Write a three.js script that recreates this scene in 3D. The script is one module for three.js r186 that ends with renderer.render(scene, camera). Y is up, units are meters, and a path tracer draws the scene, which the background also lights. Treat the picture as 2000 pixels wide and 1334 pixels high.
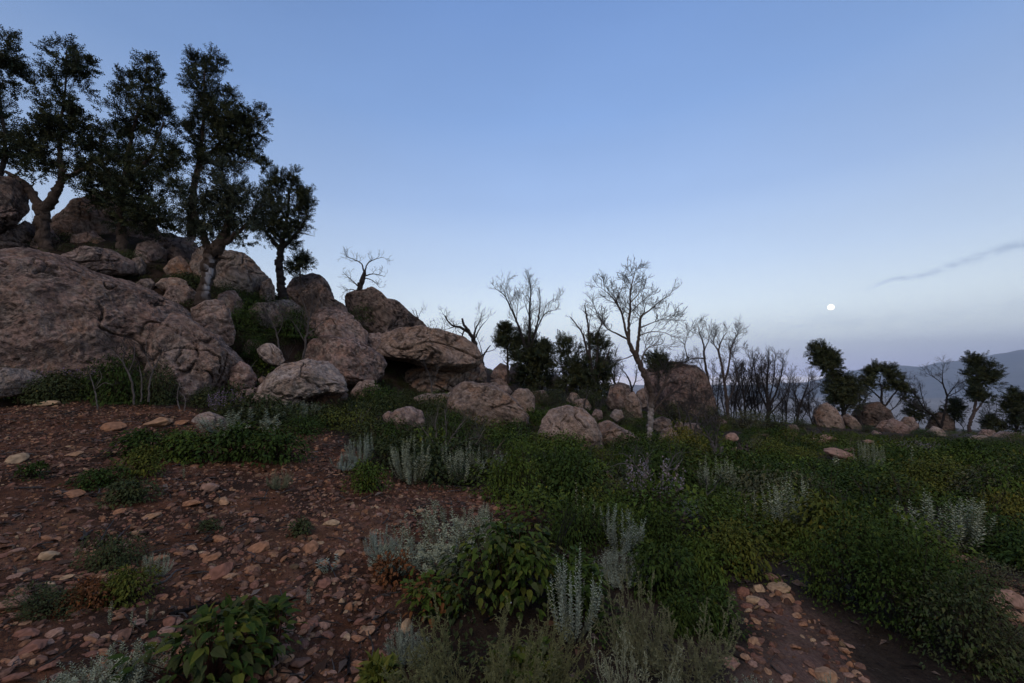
import * as THREE from 'three';
import { createNoise3D } from 'simplex-noise';
import { mergeVertices, toCreasedNormals } from 'three/addons/utils/BufferGeometryUtils.js';

// ---------------------------------------------------------------- camera, sky, sun, exposure
const scene = new THREE.Scene();
const EYE = new THREE.Vector3(0, 1.6, 0), FOCAL = 830, PITCH = Math.atan(68 / FOCAL);
const camera = new THREE.PerspectiveCamera(2 * Math.atan(667 / FOCAL) * 180 / Math.PI, 2000 / 1334, 0.1, 60000);
camera.position.copy(EYE);
camera.rotation.set(PITCH, 0, 0);
const renderer = new THREE.WebGLRenderer({ antialias: true });
renderer.toneMapping = THREE.LinearToneMapping;
renderer.toneMappingExposure = 1.0;
renderer.shadowMap.enabled = true;
scene.fog = new THREE.FogExp2(new THREE.Color().setRGB(0.74, 0.85, 1.0), 8.0e-5);

function rng(seed) {
  let s = seed | 0;
  return () => { s = (s + 0x6d2b79f5) | 0; let t = Math.imul(s ^ (s >>> 15), 1 | s); t = (t + Math.imul(t ^ (t >>> 7), 61 | t)) ^ t; return ((t ^ (t >>> 14)) >>> 0) / 4294967296; };
}
const R0 = rng(11);
const noise = createNoise3D(rng(5));
const { clamp, lerp, smoothstep } = THREE.MathUtils;
const sst = (a, b, x) => { const t = clamp((x - a) / (b - a), 0, 1); return t * t * (3 - 2 * t); };
function fbm(x, y, z, oct = 4) { let s = 0, a = 0.5; for (let i = 0; i < oct; i++) { s += a * noise(x, y, z); x = x * 2.03 + 7.1; y = y * 2.03 - 3.7; z = z * 2.03 + 1.9; a *= 0.5; } return s; }
const mix3 = (a, b, t) => [a[0] + (b[0] - a[0]) * t, a[1] + (b[1] - a[1]) * t, a[2] + (b[2] - a[2]) * t];
const s2l = (c) => c.map((v) => { v /= 255; return v <= 0.04045 ? v / 12.92 : ((v + 0.055) / 1.055) ** 2.4; });

// dusk sky: gradient with height, afterglow in the west behind the camera, earth shadow above the eastern horizon, one thin cloud
const SKY_STOPS = [[0, [214, 216, 246]], [2.5, [226, 231, 251]], [5, [232, 240, 253]], [8, [224, 236, 252]], [14, [194, 213, 246]], [22, [160, 186, 234]], [32, [131, 163, 220]], [45, [107, 140, 201]], [65, [84, 115, 176]], [90, [72, 100, 160]]].map(([e, c]) => [e, s2l(c)]);
function skyAt(e) {
  for (let i = 1; i < SKY_STOPS.length; i++) if (e <= SKY_STOPS[i][0]) { const [a, ca] = SKY_STOPS[i - 1], [b, cb] = SKY_STOPS[i]; return mix3(ca, cb, (e - a) / (b - a)); }
  return SKY_STOPS[SKY_STOPS.length - 1][1];
}
{
  const W = 2048, H = 1024, data = new Float32Array(W * H * 4);
  for (let r = 0; r < H; r++) {
    const e = ((r + 0.5) / H - 0.5) * 180;
    for (let c = 0; c < W; c++) {
      const ang = ((c + 0.5) / W - 0.5) * 2 * Math.PI, x = Math.cos(ang), z = Math.sin(ang);
      const az = Math.atan2(x, -z) * 180 / Math.PI;           // 0 ahead, + to the right
      let col = skyAt(Math.max(e, 0)).slice();
      // paler air a little right of ahead, deeper blue to either side
      const side = Math.exp(-(((az - 12) / 55) ** 2));
      const lift = (0.80 + 0.37 * side) * (1 + 0.42 * Math.exp(-Math.max(e, 0) / 8));
      col = col.map((v) => v * lift);
      // belt over the east (right of ahead): duller and more violet close to the horizon
      const belt = sst(0, 45, az) * (1 - sst(100, 150, az)) * (1 - sst(2, 9, e));
      col = mix3(col, [col[0] * 0.80, col[1] * 0.82, col[2] * 0.85], belt);
      const low = sst(8, 40, az) * (1 - sst(100, 150, az)) * (1 - sst(0.5, 5, e));
      col = mix3(col, [col[0] * 0.80, col[1] * 0.78, col[2] * 0.90], low);
      // afterglow low in the west
      const west = Math.exp(-(((Math.abs(az) - 180) / 55) ** 2));
      const glow = west * Math.exp(-Math.max(e, 0) / 16);
      col = [col[0] + 1.0 * glow, col[1] + 0.66 * glow, col[2] + 0.28 * glow];
      // thin streak of cloud on the right
      if (e > 2 && e < 30 && az > 20 && az < 75) {
        const lineE = 9.2 + (az - 40.1) * 0.175, wob = noise(az * 0.22, 3.1, 0) * 0.28;
        const half = 0.12 + 0.26 * sst(39, 52, az), dd = (e - lineE - wob) / half;
        const a = Math.exp(-dd * dd) * sst(38.5, 43, az) * clamp(0.62 + 1.5 * fbm(az * 0.45, (e - lineE) * 4.2, 4, 4), 0, 1) * (1 - sst(62, 75, az));
        const b = 0.35 * Math.exp(-(((e - 5.6 - noise(az * 0.1, 9, 0) * 0.5) / 0.8) ** 2)) * sst(24, 32, az) * (1 - sst(50, 60, az)) * (0.5 + 0.5 * noise(az * 0.35, e * 1.2, 8));
        col = mix3(col, [col[0] * 0.62, col[1] * 0.66, col[2] * 0.74], clamp(a * 0.95 + Math.max(b, 0), 0, 1));
      }
      const soft = 1 + 0.03 * fbm(az * 0.03, e * 0.12, 2, 3);
      const o = (r * W + c) * 4;
      data[o] = col[0] * soft; data[o + 1] = col[1] * 1.02 * soft; data[o + 2] = col[2] * 0.965 * soft; data[o + 3] = 1;
    }
  }
  const t = new THREE.DataTexture(data, W, H, THREE.RGBAFormat, THREE.FloatType);
  t.mapping = THREE.EquirectangularReflectionMapping; t.magFilter = t.minFilter = THREE.LinearFilter; t.needsUpdate = true;
  scene.background = t; scene.environment = t;
}
const sun = new THREE.DirectionalLight(new THREE.Color().setRGB(1.0, 0.82, 0.70), 1.1);
sun.position.set(-16, 66, 44); sun.target.position.set(0, 0, -10);
sun.castShadow = true; sun.shadow.radius = 60; sun.shadow.mapSize.set(2048, 2048);
Object.assign(sun.shadow.camera, { left: -50, right: 50, top: 50, bottom: -50, near: 1, far: 160 });
scene.add(sun, sun.target);

// ---------------------------------------------------------------- helpers
function ray(px, py) {
  const x = (px - 1000) / FOCAL, y = (667 - py) / FOCAL, c = Math.cos(PITCH), s = Math.sin(PITCH);
  return new THREE.Vector3(x, y * c + s, -(c - y * s));
}
function P(px, py, d) { const r = ray(px, py); return r.multiplyScalar(d / -r.z).add(EYE); }

const used = new Map();
function numbered(name) { const n = used.get(name) || 0; used.set(name, n + 1); return n ? name + '_' + String(n).padStart(3, '0') : name; }
function tag(o, label, category, group, kind) {
  if (label) o.userData.label = label;
  if (category) o.userData.category = category;
  if (group) o.userData.group = group;
  if (kind) o.userData.kind = kind;
  return o;
}
function thing(name, label, category, pos, group) {
  const o = new THREE.Group(); o.name = numbered(name); o.position.copy(pos); scene.add(o);
  return tag(o, label, category, group);
}
class MB {                                     // collects triangles in world space
  constructor() { this.p = []; this.n = []; this.c = []; this.u = []; this.i = []; this.smooth = false; }
  vert(x, y, z, c, n) { this.p.push(x, y, z); this.c.push(c[0], c[1], c[2]); if (n) { this.n.push(n.x, n.y, n.z); this.smooth = true; } return this.p.length / 3 - 1; }
  geometry(origin) {
    const g = new THREE.BufferGeometry(), p = new Float32Array(this.p);
    if (origin) for (let k = 0; k < p.length; k += 3) { p[k] -= origin.x; p[k + 1] -= origin.y; p[k + 2] -= origin.z; }
    g.setAttribute('position', new THREE.BufferAttribute(p, 3));
    g.setAttribute('color', new THREE.BufferAttribute(new Float32Array(this.c), 3));
    if (this.u.length) g.setAttribute('uv', new THREE.BufferAttribute(new Float32Array(this.u), 2));
    if (this.smooth) g.setAttribute('normal', new THREE.BufferAttribute(new Float32Array(this.n), 3));
    g.setIndex(new THREE.BufferAttribute(new Uint32Array(this.i), 1));
    if (!this.smooth) { const f = g.toNonIndexed(); f.computeVertexNormals(); return f; }
    return g;
  }
  build(name, mat, parent, kind) {
    const m = new THREE.Mesh(this.geometry(parent && parent.position), mat);
    m.name = name; m.castShadow = m.receiveShadow = true; parent.add(m);
    if (kind) m.userData.kind = kind;
    return m;
  }
}
const V = (x, y, z) => new THREE.Vector3(x, y, z);
const UPV = V(0, 1, 0);
// tapered tube through points
function tube(mb, pts, radii, sides, colorAt, bumpy = 0) {
  const n = pts.length; let ref = V(0.31, 0.2, 0.93), rings = [], len = 0;
  for (let k = 0; k < n; k++) {
    const t = V(0, 0, 0).subVectors(pts[Math.min(k + 1, n - 1)], pts[Math.max(k - 1, 0)]).normalize();
    if (Math.abs(t.dot(ref)) > 0.95) ref = V(0.9, 0.1, -0.2);
    const a = V(0, 0, 0).crossVectors(t, ref).normalize(), b = V(0, 0, 0).crossVectors(t, a); ref = V(0, 0, 0).crossVectors(a, t);
    if (k) len += pts[k].distanceTo(pts[k - 1]);
    const ring = [];
    for (let s = 0; s < sides; s++) {
      const an = s / sides * 2 * Math.PI, dir = a.clone().multiplyScalar(Math.cos(an)).addScaledVector(b, Math.sin(an));
      let r = radii[k];
      if (bumpy) r *= 1 + bumpy * (1.2 * fbm(dir.x * 1.5 + pts[k].x, len * 1.1, dir.z * 1.5 + pts[k].z, 2) + 0.9 * (0.5 - Math.abs(noise(dir.x * 3.2, len * 1.6, dir.z * 3.2))));
      const c = colorAt(k / (n - 1), pts[k], dir);
      ring.push(mb.vert(pts[k].x + dir.x * r, pts[k].y + dir.y * r, pts[k].z + dir.z * r, c, dir)); mb.u.push(2.6 * s / sides * Math.max(1, Math.round(radii[0] * 8)), len * 0.8);
    }
    rings.push(ring);
  }
  for (let k = 0; k < n - 1; k++) for (let s = 0; s < sides; s++) {
    const s2 = (s + 1) % sides, A = rings[k][s], B = rings[k][s2], C = rings[k + 1][s], D = rings[k + 1][s2];
    mb.i.push(A, B, C, B, D, C);
  }
}
function spline(pts, n) { return new THREE.CatmullRomCurve3(pts, false, 'centripetal').getPoints(n); }

// ---------------------------------------------------------------- textures
function detailTexture(size, fn) {
  const d = new Uint8Array(size * size * 4);
  for (let y = 0; y < size; y++) for (let x = 0; x < size; x++) { const v = fn(x / size, y / size), o = (y * size + x) * 4; for (let c = 0; c < 3; c++) d[o + c] = clamp(Math.round((Array.isArray(v) ? v[c] : v) * 255), 0, 255); d[o + 3] = 255; }
  const t = new THREE.DataTexture(d, size, size, THREE.RGBAFormat); t.wrapS = t.wrapT = THREE.RepeatWrapping; t.magFilter = THREE.LinearFilter; t.minFilter = THREE.LinearMipmapLinearFilter; t.needsUpdate = true;
  return t;
}
// noise that tiles: a torus in four of the noise's turns, folded to three
function tiled(u, v, f, seed) {
  const a = u * 2 * Math.PI, b = v * 2 * Math.PI, r = f / (2 * Math.PI);
  return 0.5 * (noise(Math.cos(a) * r + seed, Math.sin(a) * r, Math.cos(b) * r + 3 * seed) + noise(Math.sin(b) * r - seed, Math.cos(a) * r + 9, Math.sin(a) * r + Math.cos(b) * r));
}
const rockDetail = detailTexture(512, (u, v) => 0.80 + 0.20 * tiled(u, v, 9, 1) + 0.18 * tiled(u, v, 34, 2) + 0.20 * tiled(u, v, 90, 3));
const rockBump = detailTexture(512, (u, v) => 0.5 + 0.22 * tiled(u, v, 12, 4) + 0.16 * (1 - 2 * Math.abs(tiled(u, v, 22, 5))) + 0.16 * tiled(u, v, 55, 6) + 0.10 * tiled(u, v, 130, 7));
const soilDetail = detailTexture(1024, (u, v) => { const a = tiled(u, v, 7, 11), b = tiled(u, v, 38, 12), c = tiled(u, v, 120, 13), w = 0.74 + 0.22 * a + 0.24 * b + 0.28 * c; return [w, w * (0.98 + 0.05 * b), w * (0.97 + 0.08 * a)]; });
const soilBump = detailTexture(1024, (u, v) => 0.5 + 0.2 * tiled(u, v, 14, 14) + 0.2 * tiled(u, v, 45, 15) + 0.18 * tiled(u, v, 130, 16));

const barkDetail = detailTexture(512, (u, v) => 0.78 + 0.25 * tiled(u, v * 0.0 + v, 10, 21) + 0.35 * (0.4 - Math.abs(tiled(u * 4 % 1, v, 7, 22))) + 0.15 * tiled(u, v, 60, 23));
const barkBump = detailTexture(512, (u, v) => 0.5 + 0.6 * (0.35 - Math.abs(tiled(u * 4 % 1, v, 7, 22))) + 0.15 * tiled(u, v, 50, 24));

// ---------------------------------------------------------------- materials
const dull = { specularIntensity: 0.22 };
const M = {
  rock: new THREE.MeshPhysicalMaterial({ ...dull, name: 'granite', vertexColors: true, roughness: 0.95, map: rockDetail, bumpMap: rockBump, bumpScale: 0.06 }),
  stone: new THREE.MeshPhysicalMaterial({ ...dull, name: 'stone', vertexColors: true, roughness: 0.93 }),
  soil: new THREE.MeshPhysicalMaterial({ ...dull, name: 'soil', vertexColors: true, roughness: 1, map: soilDetail, bumpMap: soilBump, bumpScale: 0.018 }),
  hill: new THREE.MeshPhysicalMaterial({ ...dull, name: 'hill', vertexColors: true, roughness: 1 }),
  bark: new THREE.MeshPhysicalMaterial({ ...dull, name: 'bark', vertexColors: true, roughness: 0.95, map: barkDetail, bumpMap: barkBump, bumpScale: 0.03 }),
  leaf: new THREE.MeshPhysicalMaterial({ specularIntensity: 0.15, name: 'leaf', vertexColors: true, roughness: 0.7, side: THREE.DoubleSide }),
  softLeaf: new THREE.MeshPhysicalMaterial({ ...dull, name: 'soft_leaf', vertexColors: true, roughness: 0.9, side: THREE.DoubleSide }),
};
M.rock.map.repeat.set(0.7, 0.7); M.rock.bumpMap.repeat.set(0.55, 0.55);
M.soil.map.repeat.set(0.6, 0.6); M.soil.bumpMap.repeat.set(0.8, 0.8);

// ---------------------------------------------------------------- terrain
const GP = [
  [0, 1334, 1.85], [0, 1100, 2.95], [0, 1000, 3.55], [0, 900, 5], [0, 850, 6.2], [0, 800, 8],
  [300, 1200, 2.5], [300, 1000, 4], [300, 900, 5.6], [300, 800, 8.6], [600, 1200, 2.75], [600, 1000, 4.3], [600, 900, 6.2], [600, 830, 9],
  [800, 1000, 4.6], [800, 930, 6.3], [800, 850, 9.5], [800, 790, 13], [840, 770, 17],
  [1000, 1334, 2.35], [1000, 1150, 3.2], [1000, 1000, 5], [1000, 900, 8], [1000, 840, 12], [1000, 780, 17],
  [1200, 1150, 3.3], [1200, 1000, 5.2], [1200, 900, 9.5], [1200, 870, 11.8], [1200, 812, 17], [1230, 795, 21],
  [1400, 1150, 3.4], [1400, 1000, 5.6], [1400, 900, 10], [1400, 850, 15], [1400, 822, 20], [1400, 812, 24],
  [1600, 1250, 2.75], [1600, 1150, 3.45], [1600, 1000, 5.9], [1600, 920, 9.5], [1600, 870, 15], [1600, 842, 21], [1600, 830, 28],
  [1800, 1250, 2.75], [1800, 1150, 3.6], [1800, 1000, 6.2], [1800, 920, 9.7], [1800, 870, 16], [1800, 848, 23], [1800, 838, 29],
  [2000, 1250, 2.8], [2000, 1150, 3.7], [2000, 1000, 6.4], [2000, 920, 10], [2000, 872, 17], [2000, 855, 23], [2000, 846, 29],
  [100, 785, 9.2], [-200, 785, 9.4], [60, 500, 13.6], [200, 512, 14], [240, 500, 14.5], [330, 560, 13.8], [400, 588, 13], [470, 610, 14], [560, 590, 16], [500, 700, 12.8], [450, 765, 11],
  [600, 640, 17], [700, 622, 19.5], [640, 790, 12], [700, 770, 14], [800, 660, 20.5], [900, 700, 21.5], [930, 728, 22], [1000, 745, 24], [1060, 772, 22], [960, 768, 19],
  [300, 440, 20], [100, 440, 19], [-100, 430, 18], [450, 560, 21], [-400, 480, 14], [-400, 780, 9.5],
].map(([px, py, d]) => P(px, py, d));
for (const a of [[-26, 6.6, -30], [-10, 3.6, -34], [-2, 1.6, -36], [6, 0.2, -36], [14, -1.8, -34], [26, -2.8, -36], [38, -3.4, -36], [48, -4, -30], [0, 0.15, 4], [-8, 1.6, 2], [10, -0.6, 3], [-26, 8, -8], [-26, 5, 6], [30, -1.8, 0], [0, 0.6, 18], [-18, 4, 18], [18, -1.4, 18], [45, -3, 10], [-42, 6, -20], [0, 1, 45], [-40, 6, 25], [42, -3, 35]]) GP.push(V(...a));
const tps = (() => {
  const n = GP.length, N = n + 3, A = [], L = 0.05, K = (r2) => (r2 > 1e-9 ? 0.5 * r2 * Math.log(r2) : 0);
  for (let i = 0; i < N; i++) A.push(new Float64Array(N + 1));
  for (let i = 0; i < n; i++) {
    for (let j = 0; j < n; j++) A[i][j] = K((GP[i].x - GP[j].x) ** 2 + (GP[i].z - GP[j].z) ** 2) + (i === j ? L * (1 + Math.hypot(GP[i].x, GP[i].z)) : 0);
    A[i][n] = A[n][i] = 1; A[i][n + 1] = A[n + 1][i] = GP[i].x; A[i][n + 2] = A[n + 2][i] = GP[i].z; A[i][N] = GP[i].y;
  }
  for (let k = 0; k < N; k++) {
    let p = k; for (let i = k + 1; i < N; i++) if (Math.abs(A[i][k]) > Math.abs(A[p][k])) p = i;
    [A[k], A[p]] = [A[p], A[k]];
    for (let i = k + 1; i < N; i++) { const f = A[i][k] / A[k][k]; if (f) for (let j = k; j <= N; j++) A[i][j] -= f * A[k][j]; }
  }
  const w = new Float64Array(N);
  for (let i = N - 1; i >= 0; i--) { let s = A[i][N]; for (let j = i + 1; j < N; j++) s -= A[i][j] * w[j]; w[i] = s / A[i][i]; }
  return (x, z) => { let s = w[n] + w[n + 1] * x + w[n + 2] * z; for (let i = 0; i < n; i++) s += w[i] * K((x - GP[i].x) ** 2 + (z - GP[i].z) ** 2); return s; };
})();
function farHeight(x, z) {
  const R = Math.hypot(x, z), az = Math.atan2(x, -z), ahead = sst(-0.5, 0.5, Math.cos(az - 0.5));
  const drop = Math.min((R - 40) * lerp(0.07, 0.24, ahead), 210);
  return -2 - drop + (drop > 1 ? Math.min(R / 40, 14) * fbm(x / 260, 4, z / 260, 4) : 0) + 20 * sst(600, 3000, R) * fbm(x / 1500, 8, z / 1500, 4);
}
function ground(x, z) {
  const R = Math.hypot(x, z), t = sst(42, 60, R);
  let h = t < 1 ? tps(x, z) : 0;
  if (t > 0) h = lerp(h, farHeight(x, z), t);
  if (R < 60) h += 0.05 * fbm(x * 0.9, 1.5, z * 0.9, 3) * sst(0.5, 3, R) + 0.012 * fbm(x * 5, 3, z * 5, 2);
  return h;
}
function onGround(px, py, dMin = 1.2, dMax = 45) {           // where the sight line through that pixel meets the ground
  let a = dMin;
  for (let d = dMin; d < dMax; d *= 1.03) { const p = P(px, py, d); if (p.y < ground(p.x, p.z)) { let lo = a, hi = d; for (let k = 0; k < 14; k++) { const m = (lo + hi) / 2, q = P(px, py, m); if (q.y < ground(q.x, q.z)) hi = m; else lo = m; } const q = P(px, py, hi); q.y = ground(q.x, q.z); return q; } a = d; }
  return null;
}
function atDepth(px, d) { const p = P(px, 700, d); p.y = ground(p.x, p.z); return p; }     // ground at that column and depth
const project = (p) => { const q = p.clone().sub(EYE), c = Math.cos(PITCH), s = Math.sin(PITCH), y = q.y * c + q.z * s, z = -q.y * s + q.z * c; return [1000 + q.x / -z * FOCAL, 667 - y / -z * FOCAL, -z]; };
const inPoly = (poly, x, z) => { let c = false; for (let i = 0, j = poly.length - 1; i < poly.length; j = i++) { const [xi, zi] = poly[i], [xj, zj] = poly[j]; if ((zi > z) !== (zj > z) && x < (xj - xi) * (z - zi) / (zj - zi) + xi) c = !c; } return c; };
const groundPoly = (list) => list.map(([px, py]) => onGround(px, py, 0.5)).filter(Boolean).map((p) => [p.x, p.z]);
const gravelPoly = groundPoly([[-260, 800], [0, 797], [380, 803], [470, 835], [640, 838], [700, 890], [760, 930], [930, 955], [1060, 1000], [1010, 1030], [900, 1120], [800, 1200], [700, 1334], [640, 1700], [-300, 1700], [-500, 1100]]);
const sandPoly = groundPoly([[1440, 1160], [1540, 1150], [1590, 1190], [1660, 1260], [1740, 1400], [1700, 1600], [1380, 1600], [1420, 1334], [1460, 1240]]);
const rubblePoly = groundPoly([[1800, 1045], [1900, 1060], [1930, 1110], [2010, 1150], [2040, 1230], [1960, 1220], [1900, 1130], [1830, 1080]]);
const edgeDist = (poly, x, z) => { let m = 1e9; for (let i = 0, j = poly.length - 1; i < poly.length; j = i++) { const [ax, az] = poly[j], [bx, bz] = poly[i], dx = bx - ax, dz = bz - az, t = clamp(((x - ax) * dx + (z - az) * dz) / (dx * dx + dz * dz || 1), 0, 1); m = Math.min(m, Math.hypot(x - ax - dx * t, z - az - dz * t)); } return inPoly(poly, x, z) ? m : -m; };

const SOIL = { red: [0.124, 0.054, 0.027], dark: [0.036, 0.021, 0.013], pale: [0.18, 0.090, 0.050], sand: [0.17, 0.105, 0.076], litter: [0.05, 0.04, 0.03], far: [0.38, 0.36, 0.33] };
{
  const radii = [0.25]; while (radii[radii.length - 1] < 34) radii.push(radii[radii.length - 1] * 1.0165 + 0.004);
  while (radii[radii.length - 1] < 10500) radii.push(radii[radii.length - 1] * 1.13);
  const angles = []; const front = 68 * Math.PI / 180;
  for (let k = 0; k <= 430; k++) angles.push(-front + 2 * front * k / 430);
  for (let k = 1; k < 64; k++) angles.push(front + (2 * Math.PI - 2 * front) * k / 64);
  const na = angles.length, pos = [], col = [], uv = [], idx = [];
  for (const r of radii) for (const a of angles) {
    const x = Math.sin(a) * r, z = -Math.cos(a) * r, y = ground(x, z);
    pos.push(x, y, z); uv.push(x, z);
    let c = mix3(SOIL.dark, SOIL.litter, 0.5 + 0.5 * noise(x * 0.3, 2, z * 0.3));
    if (r < 40) {
      const wob = 0.25 * noise(x * 1.3, 6, z * 1.3);
      const g = sst(-0.25, 0.3, edgeDist(gravelPoly, x, z) + wob), s = sst(-0.1, 0.2, edgeDist(sandPoly, x, z) + wob * 0.5), q = sst(-0.1, 0.25, edgeDist(rubblePoly, x, z) + wob * 0.5);
      let gc = mix3(SOIL.red, SOIL.pale, sst(0.0, 0.5, fbm(x * 0.7, 3, z * 0.7, 4)));
      gc = mix3(gc, SOIL.dark, sst(-0.12, 0.28, fbm(x * 0.9 + 11, 5, z * 0.9, 4)) * 0.8);
      gc = gc.map((v) => v * (1 + 0.35 * fbm(x * 5, 7, z * 5, 3)));
      c = mix3(c, gc, Math.max(g, q));
      c = mix3(c, SOIL.sand.map((v) => v * (1 + 0.2 * fbm(x * 3, 9, z * 3, 3))), s);
    }
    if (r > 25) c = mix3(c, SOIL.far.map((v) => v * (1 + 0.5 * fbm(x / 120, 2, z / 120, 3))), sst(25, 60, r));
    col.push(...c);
  }
  for (let i = 0; i < radii.length - 1; i++) for (let j = 0; j < na; j++) { const j2 = (j + 1) % na, A = i * na + j, B = i * na + j2, C = A + na, D = B + na; idx.push(A, B, C, B, D, C); }
  pos.push(0, ground(0, 0), 0); uv.push(0, 0); col.push(...SOIL.red); const o = pos.length / 3 - 1;
  for (let j = 0; j < na; j++) idx.push(o, (j + 1) % na, j);
  const g = new THREE.BufferGeometry();
  g.setAttribute('position', new THREE.Float32BufferAttribute(pos, 3)); g.setAttribute('color', new THREE.Float32BufferAttribute(col, 3)); g.setAttribute('uv', new THREE.Float32BufferAttribute(uv, 2)); g.setIndex(idx); g.computeVertexNormals();
  const m = new THREE.Mesh(g, M.soil); m.name = 'ground'; m.receiveShadow = m.castShadow = true; tag(m, null, null, null, 'structure'); scene.add(m);
}
// far range across the valley, on the right
{
  const mb = new MB(), cols = 260, rows = 46, ridge = [[1300, 760], [1450, 756], [1560, 748], [1640, 734], [1660, 725], [1700, 721], [1760, 714], [1800, 716], [1840, 708], [1880, 705], [1920, 696], [1960, 690], [2000, 684], [2100, 668], [2250, 650], [2500, 660], [2900, 690], [3600, 730]];
  const yAt = (px) => { for (let k = 1; k < ridge.length; k++) if (px <= ridge[k][0]) { const [a, ya] = ridge[k - 1], [b, yb] = ridge[k]; return lerp(ya, yb, sst(a, b, px)); } return 735; };
  const g = new THREE.BufferGeometry(), pos = [], col = [], idx = [];
  for (let i = 0; i <= cols; i++) for (let j = 0; j <= rows; j++) {
    const px = lerp(1300, 3400, (i / cols) ** 1.3), t = j / rows, d = lerp(4200, 10500, t) * (px > 2000 ? 1 / (1 + (px - 2000) / 2600) : 1), top = P(px, yAt(px), 9000), q = P(px, 735, d);
    const rise = t < 0.76 ? Math.pow(t / 0.76, 1.5) : 1 - 0.8 * sst(0.76, 1, t);
    const H = Math.max(top.y + 215, 20);
    let n = 0, amp = 1, f = 1 / 1700; for (let k = 0; k < 6; k++) { n += amp * (1 - Math.abs(noise(q.x * f, k * 3.1, q.z * f)) * 2); amp *= 0.5; f *= 2.07; }
    const y = -215 + H * rise + n * 42 * Math.sin(Math.PI * Math.min(t / 0.95, 1)) * (0.35 + 0.65 * (1 - sst(0.55, 0.76, t))) + 9 * fbm(q.x / 220, 2, q.z / 220, 3);
    pos.push(q.x, y, q.z);
    const k = 0.5 + 0.5 * fbm(q.x / 600, 6, q.z / 600, 4); col.push(...mix3([0.09, 0.115, 0.13], [0.25, 0.26, 0.27], k));
  }
  for (let i = 0; i < cols; i++) for (let j = 0; j < rows; j++) { const A = i * (rows + 1) + j, B = A + 1, C = A + rows + 1, D = C + 1; idx.push(A, C, B, B, C, D); }
  g.setAttribute('position', new THREE.Float32BufferAttribute(pos, 3)); g.setAttribute('color', new THREE.Float32BufferAttribute(col, 3)); g.setIndex(idx); g.computeVertexNormals();
  const m = new THREE.Mesh(g, M.hill); m.name = 'hills'; tag(m, null, null, null, 'structure'); scene.add(m);
}
// ---------------------------------------------------------------- rocks
const sphereCache = new Map();
function unitSphere(N) {
  if (sphereCache.has(N)) return sphereCache.get(N);
  let g = new THREE.BoxGeometry(2, 2, 2, N, N, N); g.deleteAttribute('uv'); g.deleteAttribute('normal');
  g = mergeVertices(g, 1e-5); const p = g.attributes.position;
  for (let k = 0; k < p.count; k++) { const v = V(p.getX(k), p.getY(k), p.getZ(k)); for (const c of ['x', 'y', 'z']) v[c] = Math.tan(v[c] * Math.PI / 4); v.normalize(); p.setXYZ(k, v.x, v.y, v.z); }
  sphereCache.set(N, g); return g;
}
const ROCK = { pink: [0.36, 0.240, 0.198], tan: [0.39, 0.28, 0.21], rust: [0.34, 0.18, 0.10], grey: [0.30, 0.265, 0.23], pale: [0.48, 0.39, 0.32], dark: [0.085, 0.065, 0.058], lichen: [0.30, 0.28, 0.20] };
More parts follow.
